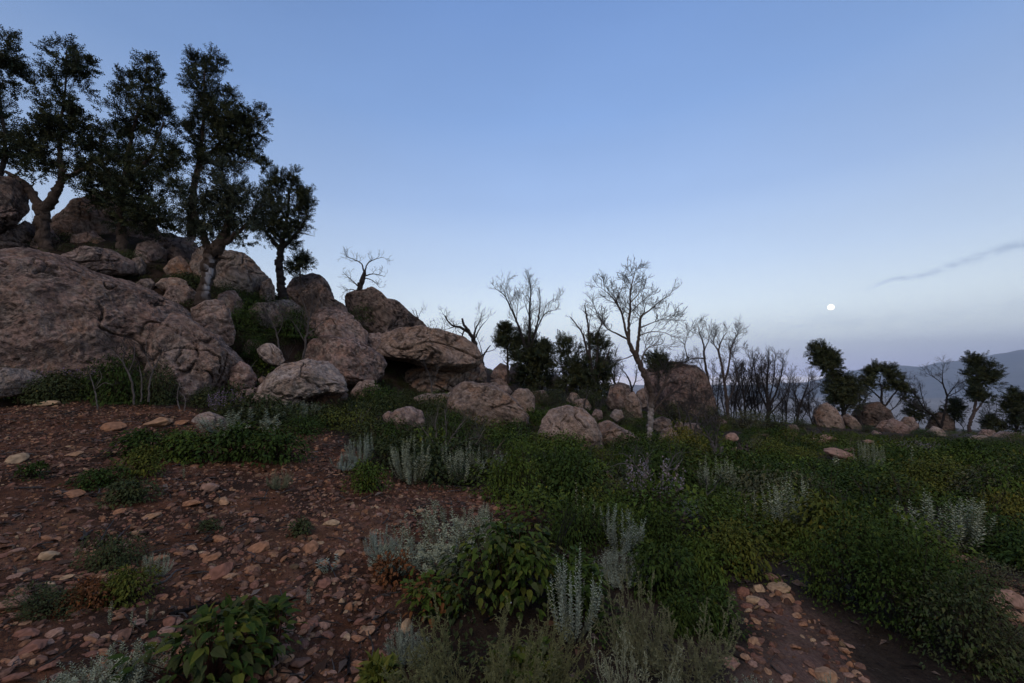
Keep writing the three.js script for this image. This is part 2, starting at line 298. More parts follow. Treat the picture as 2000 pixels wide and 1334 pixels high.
// A boulder whose seen outline follows the photograph and whose depth, facets, cracks and grain are its own.
function boulder(label, outline, d, opt = {}) {
  const { T = 0.5, tint = 'pink', rust = 0.25, grey = 0.35, dark = 0.35, crack = 1, facets = 9, seed = outline[0][0] * 7 + outline[0][1], strata = 0, name = 'boulder', group, box = 0.78, rough = 1, lean = 0, lum = 1, res = 1 } = opt;
  const r = rng(seed), cx = outline.reduce((s, p) => s + p[0], 0) / outline.length;
  let ymin = 1e9, ymax = -1e9, xmin = 1e9, xmax = -1e9;
  for (const [x, y] of outline) { ymin = Math.min(ymin, y); ymax = Math.max(ymax, y); xmin = Math.min(xmin, x); xmax = Math.max(xmax, x); }
  const C = P((xmin + xmax) / 2, (ymin + ymax) / 2, d), w = V(C.x, 0, C.z).normalize(), u = V(-w.z, 0, w.x), dist = C.clone().sub(EYE).dot(w);
  const poly = outline.map(([px, py]) => { const q = ray(px, py), p = EYE.clone().addScaledVector(q, dist / q.dot(w)).sub(C); return [p.dot(u), p.y]; });
  let W = 0, Hh = 0; for (const [a, b] of poly) { W = Math.max(W, Math.abs(a)); Hh = Math.max(Hh, Math.abs(b)); }
  const K = 256, rad = new Float64Array(K);
  for (let k = 0; k < K; k++) {
    const an = k / K * 2 * Math.PI, dx = Math.cos(an), dy = Math.sin(an); let best = 0;
    for (let i = 0, j = poly.length - 1; i < poly.length; j = i++) {
      const [ax, ay] = poly[j], [bx, by] = poly[i], ex = bx - ax, ey = by - ay, den = dx * ey - dy * ex; if (Math.abs(den) < 1e-9) continue;
      const t = (ax * ey - ay * ex) / den, s = (ax * dy - ay * dx) / den; if (s >= -1e-6 && s <= 1 + 1e-6 && t > best) best = t;
    }
    rad[k] = best || Math.min(W, Hh) * 0.5;
  }
  for (let pass = 0; pass < 2; pass++) { const c = rad.slice(); for (let k = 0; k < K; k++) rad[k] = (c[(k + K - 1) % K] + 2 * c[k] + c[(k + 1) % K]) / 4; }
  const Rm = (W + Hh) / 2, depth = Rm * 2 * T, size = Math.max(xmax - xmin, ymax - ymin), N = clamp(Math.round(size * 0.30 * res), 7, 150);
  const g = unitSphere(N).clone(), p = g.attributes.position, n = p.count, so = r() * 100;
  const planes = []; for (let k = 0; k < facets; k++) { const v = V(r() * 1.7 - 0.85, r() * 1.15 - 0.3, -0.45 - r() * 0.7).normalize(); planes.push([v, 0.70 + 0.24 * r()]); }
  const cr = new Float32Array(n), joints = []; for (let k = 0; k < 3; k++) joints.push([V(r() - 0.5, (r() - 0.5) * (k ? 0.7 : 2.4), (r() - 0.5) * 0.8).normalize(), (0.45 + 0.5 * r()) * Math.max(Rm, 0.5), r()]);
  const drift = r();
  for (let k = 0; k < n; k++) {
    const a = p.getX(k), b = p.getY(k), c = p.getZ(k), rho = Math.hypot(a, b), f = ((Math.atan2(b, a) / (2 * Math.PI) + 1) % 1) * K, i0 = Math.floor(f) % K, rr = lerp(rad[i0], rad[(i0 + 1) % K], f - Math.floor(f));
    const pr = Math.pow(rho, box);
    const e = rho > 1e-6 ? [a / rho * rr * pr, b / rho * rr * pr] : [0, 0];
    const q = V(e[0], e[1], Math.sign(c) * Math.pow(Math.abs(c), box) * depth);
    q.z += lean * q.y;
    // flat faces
    const un = V(q.x / W, q.y / Hh, q.z / depth);
    for (const [v, h] of planes) { const o = un.dot(v) - h; if (o > 0) { un.addScaledVector(v, -o * 0.93); } }
    q.set(un.x * W, un.y * Hh, un.z * depth);
    const dir = V(q.x, q.y, q.z).normalize(), nx = q.x / Rm, ny = q.y / Rm, nz = q.z / Rm;
    let dsp = Rm * (0.05 * noise(nx * 1.3 + so, ny * 1.3, nz * 1.3) + 0.022 * noise(nx * 3.1 + so, ny * 3.1 + 5, nz * 3.1));
    const ex = q.x, ey = q.y, ez = q.z;
    const med = 0.03 * Math.min(1, Rm) * fbm(ex * 1.7 + so, ey * 1.7, ez * 1.7, 3) + 0.048 * fbm(ex * 5.5 + so, ey * 6.5, ez * 5.5, 4) * Math.min(1, Rm) - 0.035 * Math.min(1, Rm) * Math.max(0, 0.35 - Math.abs(noise(ex * 6 + so, ey * 7, ez * 6)));
    // knobs and scoops
    const cell = Math.abs(noise(ex * 2.1 + so, ey * 2.6, ez * 2.1)); dsp -= 0.05 * Math.min(Rm, 1.6) * (1 - sst(0, 0.25, cell)) * 0.22;
    if (strata) { const s = ey * strata * 2.2 + 0.9 * noise(ex * 0.6 + so, ey * 0.6, ez * 0.6) + ex * 0.25, fr = s - Math.floor(s); const low = 0.15 + 0.85 * sst(0.45, -0.1, ey / Hh + 0.5 * noise(ex * 0.7, so, ez * 0.7)), step = lerp(1, sst(0.0, 0.10, fr) * (1 - sst(0.88, 1.0, fr)), low); dsp += (step - 0.8) * 0.12 * Math.min(Rm, 1.6); cr[k] = Math.max(cr[k], (1 - step) * 0.7); }
    // cracks: thin lines where a warped noise passes through zero, broken by a second noise
    const wx = ex + 0.5 * noise(ex * 0.8 + so, ey * 0.8, ez * 0.8), wy = ey + 0.5 * noise(ex * 0.8, ey * 0.8 + so, ez * 0.8);
    const line = Math.abs(noise(wx * 0.75 / Math.max(Rm, 0.5) * 1.2 + so, wy * 1.1 / Math.max(Rm, 0.5), ez * 0.7 / Math.max(Rm, 0.5) + 31)), gate = sst(-0.15, 0.25, noise(ex * 0.9, ey * 0.9 + so, ez * 0.9 + 77));
    const cw = 0.02 + 0.012 / Math.max(Rm, 0.3), cr1 = (1 - sst(0, cw, line)) * gate * crack;
    dsp -= cr1 * Math.min(0.10, 0.09 * Rm); cr[k] = Math.max(cr[k], cr1);
    for (const [jn, sp, j0] of joints) {
      const s = (ex * jn.x + ey * jn.y + ez * jn.z) / sp + j0 + 0.22 * noise(ex * 0.8 + so, ey * 0.8, ez * 0.8) + 0.05 * noise(ex * 4, ey * 4, ez * 4 + so), id = Math.round(s), near = Math.abs(s - id) * sp;
      const on = sst(0.0, 0.2, noise(ex * 0.7 / Math.max(Rm, 0.5) + id * 5.3, ey * 0.7 / Math.max(Rm, 0.5) + j0 * 9, so + id)) * crack, jw = 0.012 + 0.011 * Rm;
      const c1 = (1 - sst(jw * 0.3, jw, near)) * on; dsp -= c1 * Math.min(0.07, 0.06 * Rm); cr[k] = Math.max(cr[k], c1 * 0.9);
    }
    const pit = sst(0.42, 0.68, noise(ex * 6.5 + so, ey * 12 + 0.8 * noise(ex * 3, ey * 3, so), ez * 6.5)) * sst(-0.2, 0.3, noise(ex * 1.1, ey * 1.1 + so, ez * 1.1)) * Math.min(1, Rm); dsp -= 0.022 * pit; cr[k] = Math.max(cr[k], 0.85 * pit);
    dsp += med * rough;
    q.x += dir.x * dsp * 0.7; q.y += dir.y * dsp * 0.7; q.z += dir.z * dsp * 1.2;
    p.setXYZ(k, u.x * q.x + w.x * q.z, q.y, u.z * q.x + w.z * q.z);
  }
  g.computeVertexNormals();
  const no = g.attributes.normal, col = new Float32Array(n * 3), uv = new Float32Array(n * 2), base = mix3(ROCK[tint], ROCK.grey, drift * 0.45), bright = 0.86 + 0.26 * ((drift * 7.3) % 1);
  for (let k = 0; k < n; k++) {
    const x = p.getX(k), y = p.getY(k), z = p.getZ(k), up = no.getY(k), X = x + so, ax = x * u.x + z * u.z, az = x * w.x + z * w.z;
    uv[2 * k] = ax + az * 0.6; uv[2 * k + 1] = y + az * 0.5;
    let c = mix3(base, ROCK.tan, sst(-0.2, 0.5, fbm(X * 0.6, y * 0.6, z * 0.6, 3)) * 0.5);
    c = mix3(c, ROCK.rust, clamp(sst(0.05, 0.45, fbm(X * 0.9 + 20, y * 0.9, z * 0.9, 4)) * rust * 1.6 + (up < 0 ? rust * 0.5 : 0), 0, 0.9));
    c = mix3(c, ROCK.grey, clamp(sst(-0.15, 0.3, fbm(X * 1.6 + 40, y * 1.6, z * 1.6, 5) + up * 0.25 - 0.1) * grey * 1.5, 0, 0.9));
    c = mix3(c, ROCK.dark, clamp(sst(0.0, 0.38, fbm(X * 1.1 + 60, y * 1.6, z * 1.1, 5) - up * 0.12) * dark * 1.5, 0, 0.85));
    c = mix3(c, ROCK.dark, sst(0.10, 0.30, fbm(X * 4.2 + 80, y * 5, z * 4.2, 5)) * (0.25 + dark * 1.3) * 0.9);
    c = mix3(c, ROCK.dark, sst(0.15, 0.4, fbm(X * 11 + 8, y * 11, z * 11, 3)) * 0.4);
    c = mix3(c, ROCK.pale, sst(0.10, 0.4, fbm(X * 6 + 15, y * 6, z * 6, 4)) * 0.5);
    c = mix3(c, ROCK.dark.map((v) => v * 0.6), clamp(cr[k], 0, 1) * 0.75);
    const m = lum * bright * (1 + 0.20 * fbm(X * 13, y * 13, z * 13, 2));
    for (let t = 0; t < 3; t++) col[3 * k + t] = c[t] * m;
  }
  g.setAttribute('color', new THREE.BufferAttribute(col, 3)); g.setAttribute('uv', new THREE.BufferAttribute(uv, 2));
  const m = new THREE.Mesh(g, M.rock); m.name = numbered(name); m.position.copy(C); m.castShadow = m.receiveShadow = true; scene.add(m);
  return tag(m, label, name === 'boulder' ? 'boulder' : name === 'rock' ? 'rock' : 'stone', group);
}
// ---- left: the great slab and the rocks on and above it
boulder('largest boulder of all, huge rough reddish slab filling the left side below the oaks', [[-90, 500], [0, 496], [60, 497], [112, 505], [170, 530], [232, 553], [300, 572], [345, 596], [385, 632], [425, 662], [458, 692], [470, 722], [482, 750], [484, 790], [440, 835], [330, 850], [150, 850], [0, 845], [-120, 830]], 11.6, { T: 0.42, facets: 6, dark: 0.4, grey: 0.35, rust: 0.22, box: 0.85, seed: 4, crack: 1.2 });
boulder('blocky pinkish boulder perched on the right shoulder of the huge slab', [[372, 604], [400, 589], [437, 587], [449, 610], [459, 640], [456, 672], [430, 690], [395, 665], [378, 630]], 11.4, { facets: 7, tint: 'pink', grey: 0.2, box: 0.62 });
boulder('low rounded rock tucked against the right foot of the huge slab', [[448, 720], [470, 704], [490, 716], [503, 740], [495, 760], [465, 770], [448, 755]], 10.7, { grey: 0.15 });
boulder('white streaked sloping slab that juts over a dark hollow', [[494, 770], [528, 731], [556, 711], [600, 702], [642, 706], [667, 728], [681, 770], [656, 764], [612, 772], [574, 794], [545, 806], [515, 790]], 11.1, { tint: 'pale', grey: 0.35, rust: 0.2, dark: 0.22, T: 0.6, facets: 5, seed: 31, box: 0.7 });
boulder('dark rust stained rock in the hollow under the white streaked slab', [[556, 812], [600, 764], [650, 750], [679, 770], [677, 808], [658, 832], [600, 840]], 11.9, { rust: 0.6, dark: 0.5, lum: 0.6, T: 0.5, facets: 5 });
boulder('cracked pink rock below the left end of the overhanging boulder', [[452, 772], [475, 760], [508, 756], [542, 770], [554, 800], [548, 818], [520, 814], [480, 800], [454, 788]], 10.4, { facets: 6, crack: 1.6 });
boulder('small pale angular rock among green bushes left of centre', [[501, 682], [514, 672], [531, 670], [549, 685], [557, 705], [545, 716], [524, 712], [507, 698]], 12.3, { tint: 'pale', facets: 8, box: 0.65, dark: 0.15, grey: 0.1, lum: 1.1 });
boulder('small pink rock behind the top of the overhanging boulder', [[535, 722], [548, 714], [562, 716], [560, 728], [540, 734]], 11.9, { tint: 'tan' });
boulder('small tan stone wedged left of the overhanging boulder', [[503, 741], [512, 734], [522, 738], [520, 748], [508, 751]], 10.9, { tint: 'tan' });
boulder('upper half of the split boulder, grey topped, behind the bare grey bush', [[592, 650], [603, 619], [630, 607], [670, 614], [700, 631], [717, 650], [717, 675], [690, 690], [640, 690], [600, 675]], 15.6, { grey: 0.35, seed: 77 });
boulder('lower half of the split boulder, broad pink face leaning right', [[588, 700], [600, 668], [640, 655], [690, 660], [722, 680], [746, 695], [755, 711], [749, 736], [731, 751], [690, 754], [650, 760], [610, 772], [588, 755]], 14.4, { facets: 4, rust: 0.15, grey: 0.25, dark: 0.45, seed: 51 });
boulder('wide flat topped layered boulder overhanging a dark hollow at centre left', [[726, 684], [745, 656], [780, 643], [825, 639], [870, 649], [905, 661], [931, 679], [941, 700], [936, 716], [900, 727], [850, 724], [810, 708], [770, 703], [735, 697]], 17.3, { strata: 0.7, tint: 'tan', rust: 0.25, grey: 0.15, dark: 0.3, T: 0.6, seed: 88, facets: 3 });
boulder('rust stained rock layer under the right of the wide flat boulder', [[770, 790], [795, 725], [830, 708], [880, 702], [936, 705], [938, 728], [916, 754], [880, 775], [820, 788]], 18.1, { strata: 1.3, rust: 0.75, tint: 'tan', dark: 0.55, T: 0.45, lean: 0.35, facets: 2 });
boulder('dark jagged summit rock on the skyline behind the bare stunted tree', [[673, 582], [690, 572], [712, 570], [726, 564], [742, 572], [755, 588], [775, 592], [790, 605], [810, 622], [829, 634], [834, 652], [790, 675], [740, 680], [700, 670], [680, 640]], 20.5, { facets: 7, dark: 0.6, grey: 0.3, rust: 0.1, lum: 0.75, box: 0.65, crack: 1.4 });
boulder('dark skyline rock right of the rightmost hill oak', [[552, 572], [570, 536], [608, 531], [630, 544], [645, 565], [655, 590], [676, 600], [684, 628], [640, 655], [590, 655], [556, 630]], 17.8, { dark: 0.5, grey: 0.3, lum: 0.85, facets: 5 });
boulder('tall grey wedge of rock behind the twisted cork trunk', [[368, 528], [376, 496], [396, 482], [430, 492], [478, 499], [505, 528], [536, 562], [536, 592], [480, 605], [420, 600], [384, 570]], 15.6, { tint: 'grey', grey: 0.4, dark: 0.35, facets: 6, box: 0.65 });
boulder('bright orange angular rock left of the twisted cork trunk', [[319, 526], [334, 508], [352, 500], [370, 518], [379, 540], [352, 550], [325, 544]], 14.7, { rust: 0.9, grey: 0, dark: 0.1, tint: 'tan', facets: 7, box: 0.62, lum: 1.15 });
boulder('small upright rock left of the rightmost hill oak trunk', [[505, 575], [512, 552], [528, 543], [536, 560], [538, 592], [508, 592]], 15.2, { facets: 6, tint: 'tan' });
boulder('small tilted rock on top of the grey wedge ridge', [[480, 560], [492, 546], [506, 552], [506, 572], [488, 574]], 15.4, { facets: 6, rust: 0.4 });
boulder('grey rounded rock half hidden by bushes below the grey wedge', [[482, 612], [498, 592], [540, 591], [562, 610], [562, 640], [500, 648]], 14.3, { grey: 0.45, tint: 'grey', lum: 0.9 });
boulder('broad reddish rock wall behind the third oak from the left', [[92, 498], [102, 432], [140, 394], [200, 378], [262, 398], [302, 430], [316, 486], [240, 520], [150, 510]], 16.6, { T: 0.35, rust: 0.4, dark: 0.3, seed: 9, facets: 4 });
boulder('dark round boulder at the far left edge under the leftmost oak', [[-70, 385], [0, 347], [36, 354], [59, 380], [56, 412], [30, 442], [0, 456], [-70, 465]], 13.6, { dark: 0.5, lum: 0.75, facets: 3 });
boulder('low dark ledge between the left edge boulder and the forked oak', [[-50, 480], [20, 452], [58, 432], [80, 470], [84, 508], [0, 512], [-50, 512]], 14.2, { dark: 0.55, lum: 0.8, strata: 0.8 });
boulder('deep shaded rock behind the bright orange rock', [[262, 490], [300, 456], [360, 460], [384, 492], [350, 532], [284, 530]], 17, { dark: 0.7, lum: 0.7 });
boulder('small pale round rock right of the slender oak trunk on the slab', [[248, 524], [258, 506], [274, 502], [286, 518], [284, 536], [256, 540]], 13.9, { tint: 'pale', grey: 0.2 });
boulder('long low ledge on the top edge of the huge slab', [[112, 502], [160, 484], [222, 488], [262, 508], [262, 535], [200, 540], [140, 525]], 12.9, { grey: 0.4, dark: 0.3, strata: 0.8 });
boulder('small flat stone on the slab edge under the orange rock', [[303, 556], [315, 545], [345, 541], [366, 550], [368, 566], [318, 570]], 13.2, { tint: 'tan', grey: 0.3 });
boulder('mossy low rock on the slab rim left of the small flat stone', [[264, 556], [275, 545], [296, 544], [304, 556], [298, 568], [270, 568]], 13.3, { grey: 0.5, dark: 0.4 });
boulder('grey rock behind tall grass at the left edge of the bank', [[-40, 735], [5, 717], [50, 721], [86, 736], [86, 764], [0, 778], [-40, 775]], 8.9, { tint: 'grey', grey: 0.5, dark: 0.2 });
boulder('right hand bulge of the huge slab, split from it by a dark cleft', [[296, 660], [340, 606], [384, 630], [424, 656], [457, 686], [478, 714], [502, 744], [500, 790], [440, 826], [340, 834], [280, 770]], 10.9, { T: 0.55, dark: 0.4, grey: 0.35, rust: 0.22, facets: 5, crack: 1.3, seed: 14, box: 0.85 });
boulder('wedge of rock under the forked oak trunk', [[58, 478], [76, 440], [104, 452], [124, 484], [118, 520], [64, 522]], 14.6, { facets: 8, dark: 0.4 });
boulder('pinkish rock between the forked oak and the third oak', [[122, 500], [140, 462], [182, 452], [214, 478], [216, 520], [140, 525]], 15.2, { facets: 7, dark: 0.25, rust: 0.35 });
boulder('rock lying right of the third oak trunk', [[254, 512], [268, 478], [302, 470], [326, 492], [322, 532], [266, 536]], 15, { facets: 8, dark: 0.4, rust: 0.3 });
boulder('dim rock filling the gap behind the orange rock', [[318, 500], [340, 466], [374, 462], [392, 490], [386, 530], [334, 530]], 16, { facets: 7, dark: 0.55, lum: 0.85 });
boulder('brown boulder left of the twisted cork trunk foot', [[310, 592], [330, 560], [366, 556], [390, 580], [390, 614], [330, 620]], 13.1, { facets: 7, dark: 0.35 });
boulder('angular block below the grey wedge, right of the twisted trunk', [[416, 600], [430, 572], [458, 566], [476, 590], [472, 622], [428, 626]], 13.6, { facets: 9, dark: 0.35 });
boulder('grey block at the foot of the slim black trunk', [[520, 618], [534, 588], [568, 584], [592, 604], [588, 640], [536, 644]], 15, { facets: 8, tint: 'grey', dark: 0.3 });
boulder('rounded brown rock below the dark skyline rock', [[604, 640], [622, 604], [660, 596], [690, 618], [694, 656], [630, 662]], 16.8, { facets: 7, dark: 0.4 });
boulder('narrow leaning rock between the split boulder and the flat boulder', [[708, 690], [720, 652], [742, 648], [756, 680], [748, 722], [718, 726]], 16.6, { facets: 8, dark: 0.4 });
boulder('low tan rock at the right foot of the split boulder', [[684, 768], [700, 744], [730, 742], [746, 762], [740, 786], [694, 788]], 13.4, { facets: 7, tint: 'tan', dark: 0.2 });
boulder('small rock half sunk in bushes under the split boulder', [[606, 780], [620, 756], [650, 754], [664, 772], [656, 792], [614, 794]], 13, { facets: 7, dark: 0.3 });
boulder('tan rock on the bushy slope under the low grey rounded rock', [[470, 690], [482, 664], [508, 662], [518, 684], [508, 704], [478, 706]], 12.8, { facets: 8, tint: 'tan' });
boulder('broken rock right of the rust stained layer', [[930, 775], [944, 748], [970, 746], [982, 766], [972, 788], [938, 790]], 18.5, { facets: 8, tint: 'tan', dark: 0.3 });
boulder('pinkish rock at the foot of the vase shaped tree', [[1026, 790], [1040, 764], [1064, 762], [1076, 782], [1066, 802], [1034, 804]], 17.5, { facets: 7 });
boulder('pale rock in scrub above the large rounded boulder', [[1112, 800], [1124, 780], [1146, 778], [1156, 796], [1146, 812], [1120, 812]], 16.2, { facets: 7, tint: 'tan', dark: 0.2 });
boulder('low pink rock right of the largest bare tree foot', [[1326, 846], [1338, 826], [1362, 826], [1372, 842], [1362, 856], [1334, 856]], 14.5, { facets: 7, dark: 0.2 });
// ---- centre
boulder('tan boulder with a straight split down its face at the centre', [[875, 785], [884, 756], [910, 745], [950, 749], [980, 762], [1011, 785], [1031, 810], [1030, 828], [1004, 838], [976, 856], [960, 856], [928, 838], [890, 835], [876, 812]], 12.6, { facets: 6, dark: 0.3, grey: 0.2, tint: 'tan', box: 0.68, seed: 64 });
boulder('small round boulder just right of the central split boulder', [[994, 776], [1012, 758], [1032, 759], [1046, 776], [1044, 806], [1012, 808]], 14, { tint: 'tan', grey: 0.1, dark: 0.2 });
boulder('dark slab behind the top of the central split boulder', [[950, 768], [965, 752], [992, 752], [1002, 766], [990, 780], [958, 782]], 14.8, { dark: 0.7, lum: 0.8 });
boulder('striped pink boulder in low green bushes, left of the central split boulder', [[764, 810], [775, 798], [802, 794], [825, 804], [831, 826], [826, 845], [790, 845], [768, 836]], 9.9, { strata: 1.4, tint: 'pink', grey: 0.1, dark: 0.3 });
boulder('small pink chip leaning on the striped boulder', [[746, 812], [758, 802], [770, 806], [771, 826], [754, 830]], 9.7, { facets: 6 });
boulder('flat pale stone lying in bushes below the wide flat boulder', [[806, 777], [830, 768], [870, 769], [884, 778], [864, 790], [818, 789]], 13.2, { tint: 'pale', grey: 0.1, dark: 0.1 });
boulder('small rock right of the flat pale stone', [[868, 772], [880, 764], [896, 768], [896, 784], [874, 788]], 13.6, { tint: 'grey' });
boulder('large rounded tan boulder with branching cracks left of the pale trunked tree', [[1049, 852], [1055, 820], [1075, 800], [1105, 792], [1135, 797], [1159, 815], [1175, 846], [1178, 876], [1150, 892], [1100, 890], [1058, 880]], 10.9, { crack: 1.5, tint: 'tan', dark: 0.12, grey: 0.25, rust: 0.2, facets: 3, seed: 23, lum: 1.05 });
boulder('wedge shaped rock leaning on the rounded tan boulder, dark underneath', [[1158, 856], [1168, 826], [1188, 821], [1220, 839], [1251, 857], [1247, 882], [1190, 890], [1164, 880]], 11.2, { facets: 6, tint: 'tan', dark: 0.3, box: 0.62, strata: 0.7 });
boulder('flat pale rock showing under the wedge shaped rock', [[1192, 890], [1212, 881], [1232, 886], [1238, 896], [1210, 900]], 10.2, { tint: 'pale' });
boulder('small rounded tan rock right of the pale tree trunk', [[1284, 858], [1294, 838], [1310, 833], [1325, 849], [1329, 872], [1296, 880]], 11.9, { tint: 'tan', dark: 0.2 });
boulder('small square topped rock above and behind the small tan rock', [[1272, 834], [1276, 818], [1294, 813], [1310, 820], [1314, 838], [1284, 844]], 13.6, { tint: 'tan', facets: 7 });
boulder('tiny round stone right of the square topped rock', [[1316, 834], [1322, 823], [1332, 824], [1336, 836], [1324, 842]], 13.8, { tint: 'pale' });
boulder('small pale round rock behind the wedge, left of the tree', [[1190, 812], [1200, 799], [1214, 801], [1220, 816], [1204, 826]], 13.8, { tint: 'pale', dark: 0.15 });
boulder('small dim rock between the rounded boulder and dead trees', [[1155, 812], [1163, 798], [1176, 802], [1178, 818], [1162, 824]], 15, { tint: 'pink' });
boulder('dark red square boulder under the bare trees at centre right', [[1183, 786], [1192, 754], [1210, 747], [1230, 752], [1234, 780], [1214, 804], [1188, 802]], 17.2, { dark: 0.5, rust: 0.4, lum: 0.8, facets: 7, box: 0.6 });
boulder('tan boulder leaning right of the dark red square boulder', [[1212, 806], [1222, 772], [1238, 764], [1252, 786], [1256, 818], [1226, 822]], 17, { tint: 'tan', facets: 5 });
boulder('great brown dome of rock behind the branches of the pale trunked tree', [[1260, 770], [1259, 722], [1282, 703], [1322, 707], [1360, 715], [1381, 735], [1396, 775], [1402, 822], [1330, 834], [1266, 832]], 22.5, { T: 0.5, dark: 0.35, grey: 0.3, rust: 0.15, lum: 0.72, facets: 3, box: 0.72 });
boulder('small round rock in front of the left foot of the great dome', [[1236, 788], [1244, 764], [1256, 757], [1266, 772], [1266, 796], [1244, 802]], 20, { dark: 0.4 });
boulder('upright rock at the right end behind the wide flat boulder', [[914, 745], [922, 715], [938, 704], [950, 720], [952, 748], [928, 758]], 20.5, { rust: 0.4 });
boulder('peaked rock below the small round topped oak', [[954, 745], [964, 722], [978, 708], [992, 716], [998, 742], [980, 758]], 23, { tint: 'pink' });
boulder('round pale rock between two thin oak trunks', [[992, 735], [998, 712], [1012, 706], [1024, 716], [1026, 742], [1002, 750]], 24, { tint: 'tan', grey: 0.1, dark: 0.1 });
boulder('low broad rock at the foot of the peaked rock', [[946, 762], [958, 742], [980, 738], [994, 752], [992, 768], [960, 774]], 21.5, { dark: 0.4 });
boulder('dim rounded rock behind the dark oak thicket', [[1062, 748], [1070, 732], [1088, 730], [1098, 744], [1092, 758], [1068, 760]], 22, { tint: 'grey', dark: 0.3 });
boulder('small tan rock under the thicket, left of the dead forked trunk', [[1105, 782], [1115, 766], [1130, 768], [1136, 784], [1118, 792]], 19, { tint: 'tan', dark: 0.3 });
// ---- right
boulder('long low pink rock at the edge of the green field below bare trees', [[1373, 826], [1380, 814], [1402, 811], [1420, 824], [1418, 838], [1382, 838]], 18, { tint: 'pink', grey: 0.1, dark: 0.1 });
boulder('small squarish pink rock alone in the green field', [[1534, 842], [1540, 830], [1554, 829], [1562, 838], [1558, 850], [1538, 850]], 19, { tint: 'pink', facets: 6, dark: 0.1 });
boulder('upright rounded boulder, tallest of the group right of centre field', [[1588, 812], [1600, 790], [1614, 786], [1632, 798], [1646, 818], [1652, 838], [1612, 844], [1596, 832]], 25, { tint: 'tan', rust: 0.35, dark: 0.12, grey: 0.15 });
boulder('rock hugging the left side of the upright rounded boulder', [[1584, 826], [1590, 798], [1602, 792], [1606, 830], [1590, 838]], 25.8, { tint: 'pink' });
boulder('long narrow slab leaning right of the upright rounded boulder', [[1643, 814], [1655, 807], [1672, 818], [1684, 833], [1684, 843], [1668, 844], [1654, 830]], 24.6, { tint: 'tan', dark: 0.1 });
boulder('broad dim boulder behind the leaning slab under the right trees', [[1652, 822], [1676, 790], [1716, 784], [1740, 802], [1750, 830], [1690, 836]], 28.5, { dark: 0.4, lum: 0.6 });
boulder('pale domed rock in front of the umbrella shaped oak', [[1705, 838], [1722, 822], [1745, 817], [1762, 824], [1782, 838], [1780, 856], [1730, 856]], 23.5, { tint: 'pink', grey: 0.2, dark: 0.1 });
boulder('rounded rock behind the pale domed rock', [[1752, 830], [1766, 813], [1784, 815], [1796, 832], [1784, 846], [1758, 846]], 26, { tint: 'pink' });
boulder('small tilted rock in front of the pale domed rock', [[1698, 850], [1706, 840], [1720, 845], [1728, 856], [1722, 866], [1704, 862]], 21.5, { tint: 'pink', dark: 0.1 });
boulder('tall dim rock under the dark dead tree on the right', [[1806, 836], [1822, 808], [1846, 802], [1862, 820], [1868, 842], [1830, 850]], 28.5, { dark: 0.3, lum: 0.7 });
boulder('small pale flat rock left of the dim rock on the right', [[1806, 846], [1822, 832], [1840, 838], [1852, 852], [1822, 858]], 22.5, { tint: 'pale', dark: 0.1 });
boulder('wide flat pale rock at the far edge of the green field near the right side', [[1878, 861], [1902, 850], [1926, 851], [1941, 864], [1930, 874], [1884, 872]], 20, { tint: 'tan', dark: 0.05, grey: 0.1, lum: 1.1 });
boulder('long low rock at the right edge of the picture above the green field', [[1930, 858], [1950, 843], [1990, 845], [2040, 856], [2040, 872], [1950, 870]], 22, { tint: 'pink', dark: 0.2 });
boulder('rounded low rock between the right oak trunk and right edge', [[1905, 852], [1918, 838], [1942, 840], [1952, 854], [1925, 862]], 23.5, { tint: 'pink' });
boulder('small pink upright stone poking from bushes left of the purple flowered bush', [[1177, 928], [1188, 919], [1199, 934], [1198, 958], [1178, 960]], 6.9, { tint: 'pink', rust: 0.5, facets: 7, grey: 0, dark: 0.15 });
boulder('smooth pinkish grey rock below the purple flowered bush', [[1308, 1000], [1328, 990], [1348, 1006], [1364, 1028], [1346, 1046], [1320, 1030]], 5.25, { tint: 'pink', grey: 0.3, dark: 0.1, res: 1.6, T: 0.7 });
boulder('pale grey topped slab at the upper right of the red gravel', [[372, 824], [388, 808], [412, 804], [440, 816], [446, 836], [410, 844], [380, 838]], 8.2, { tint: 'pale', grey: 0.4, dark: 0.1, T: 0.6 });

// ---------------------------------------------------------------- loose stones
const STONE = [[0.31, 0.155, 0.082], [0.35, 0.205, 0.115], [0.22, 0.105, 0.068], [0.30, 0.18, 0.125], [0.40, 0.27, 0.155], [0.165, 0.092, 0.063]];
const stoneShapes = [];
for (let k = 0; k < 14; k++) {
  const big = k < 8, N = big ? 6 : 4, r = rng(300 + k), g = unitSphere(N).clone(), p = g.attributes.position, so = r() * 50, planes = [];
  for (let q = 0; q < 11; q++) planes.push([V(r() * 2 - 1, r() * 2 - 1, r() * 2 - 1).normalize(), 0.55 + 0.35 * r()]);
  const sx = 0.9 + 0.6 * r(), sy = 0.38 + 0.36 * r(), sz = 0.6 + 0.45 * r();
  for (let i = 0; i < p.count; i++) {
    const v = V(p.getX(i), p.getY(i), p.getZ(i));
    for (const [n, h] of planes) { const o = v.dot(n) - h; if (o > 0) v.addScaledVector(n, -o * 0.98); }
    v.multiplyScalar(1 + 0.07 * noise(v.x * 1.6 + so, v.y * 1.6, v.z * 1.6)); p.setXYZ(i, v.x * sx, v.y * sy, v.z * sz);
  }
  g.computeVertexNormals();
  const col = new Float32Array(p.count * 3);
  for (let i = 0; i < p.count; i++) { const t = 0.85 + 0.4 * noise(p.getX(i) * 2 + so, p.getY(i) * 2, p.getZ(i) * 2) + 0.1 * (g.attributes.normal.getY(i)); for (let c = 0; c < 3; c++) col[3 * i + c] = t; }
  g.setAttribute('color', new THREE.BufferAttribute(col, 3)); stoneShapes.push(toCreasedNormals(g, 0.42));
}
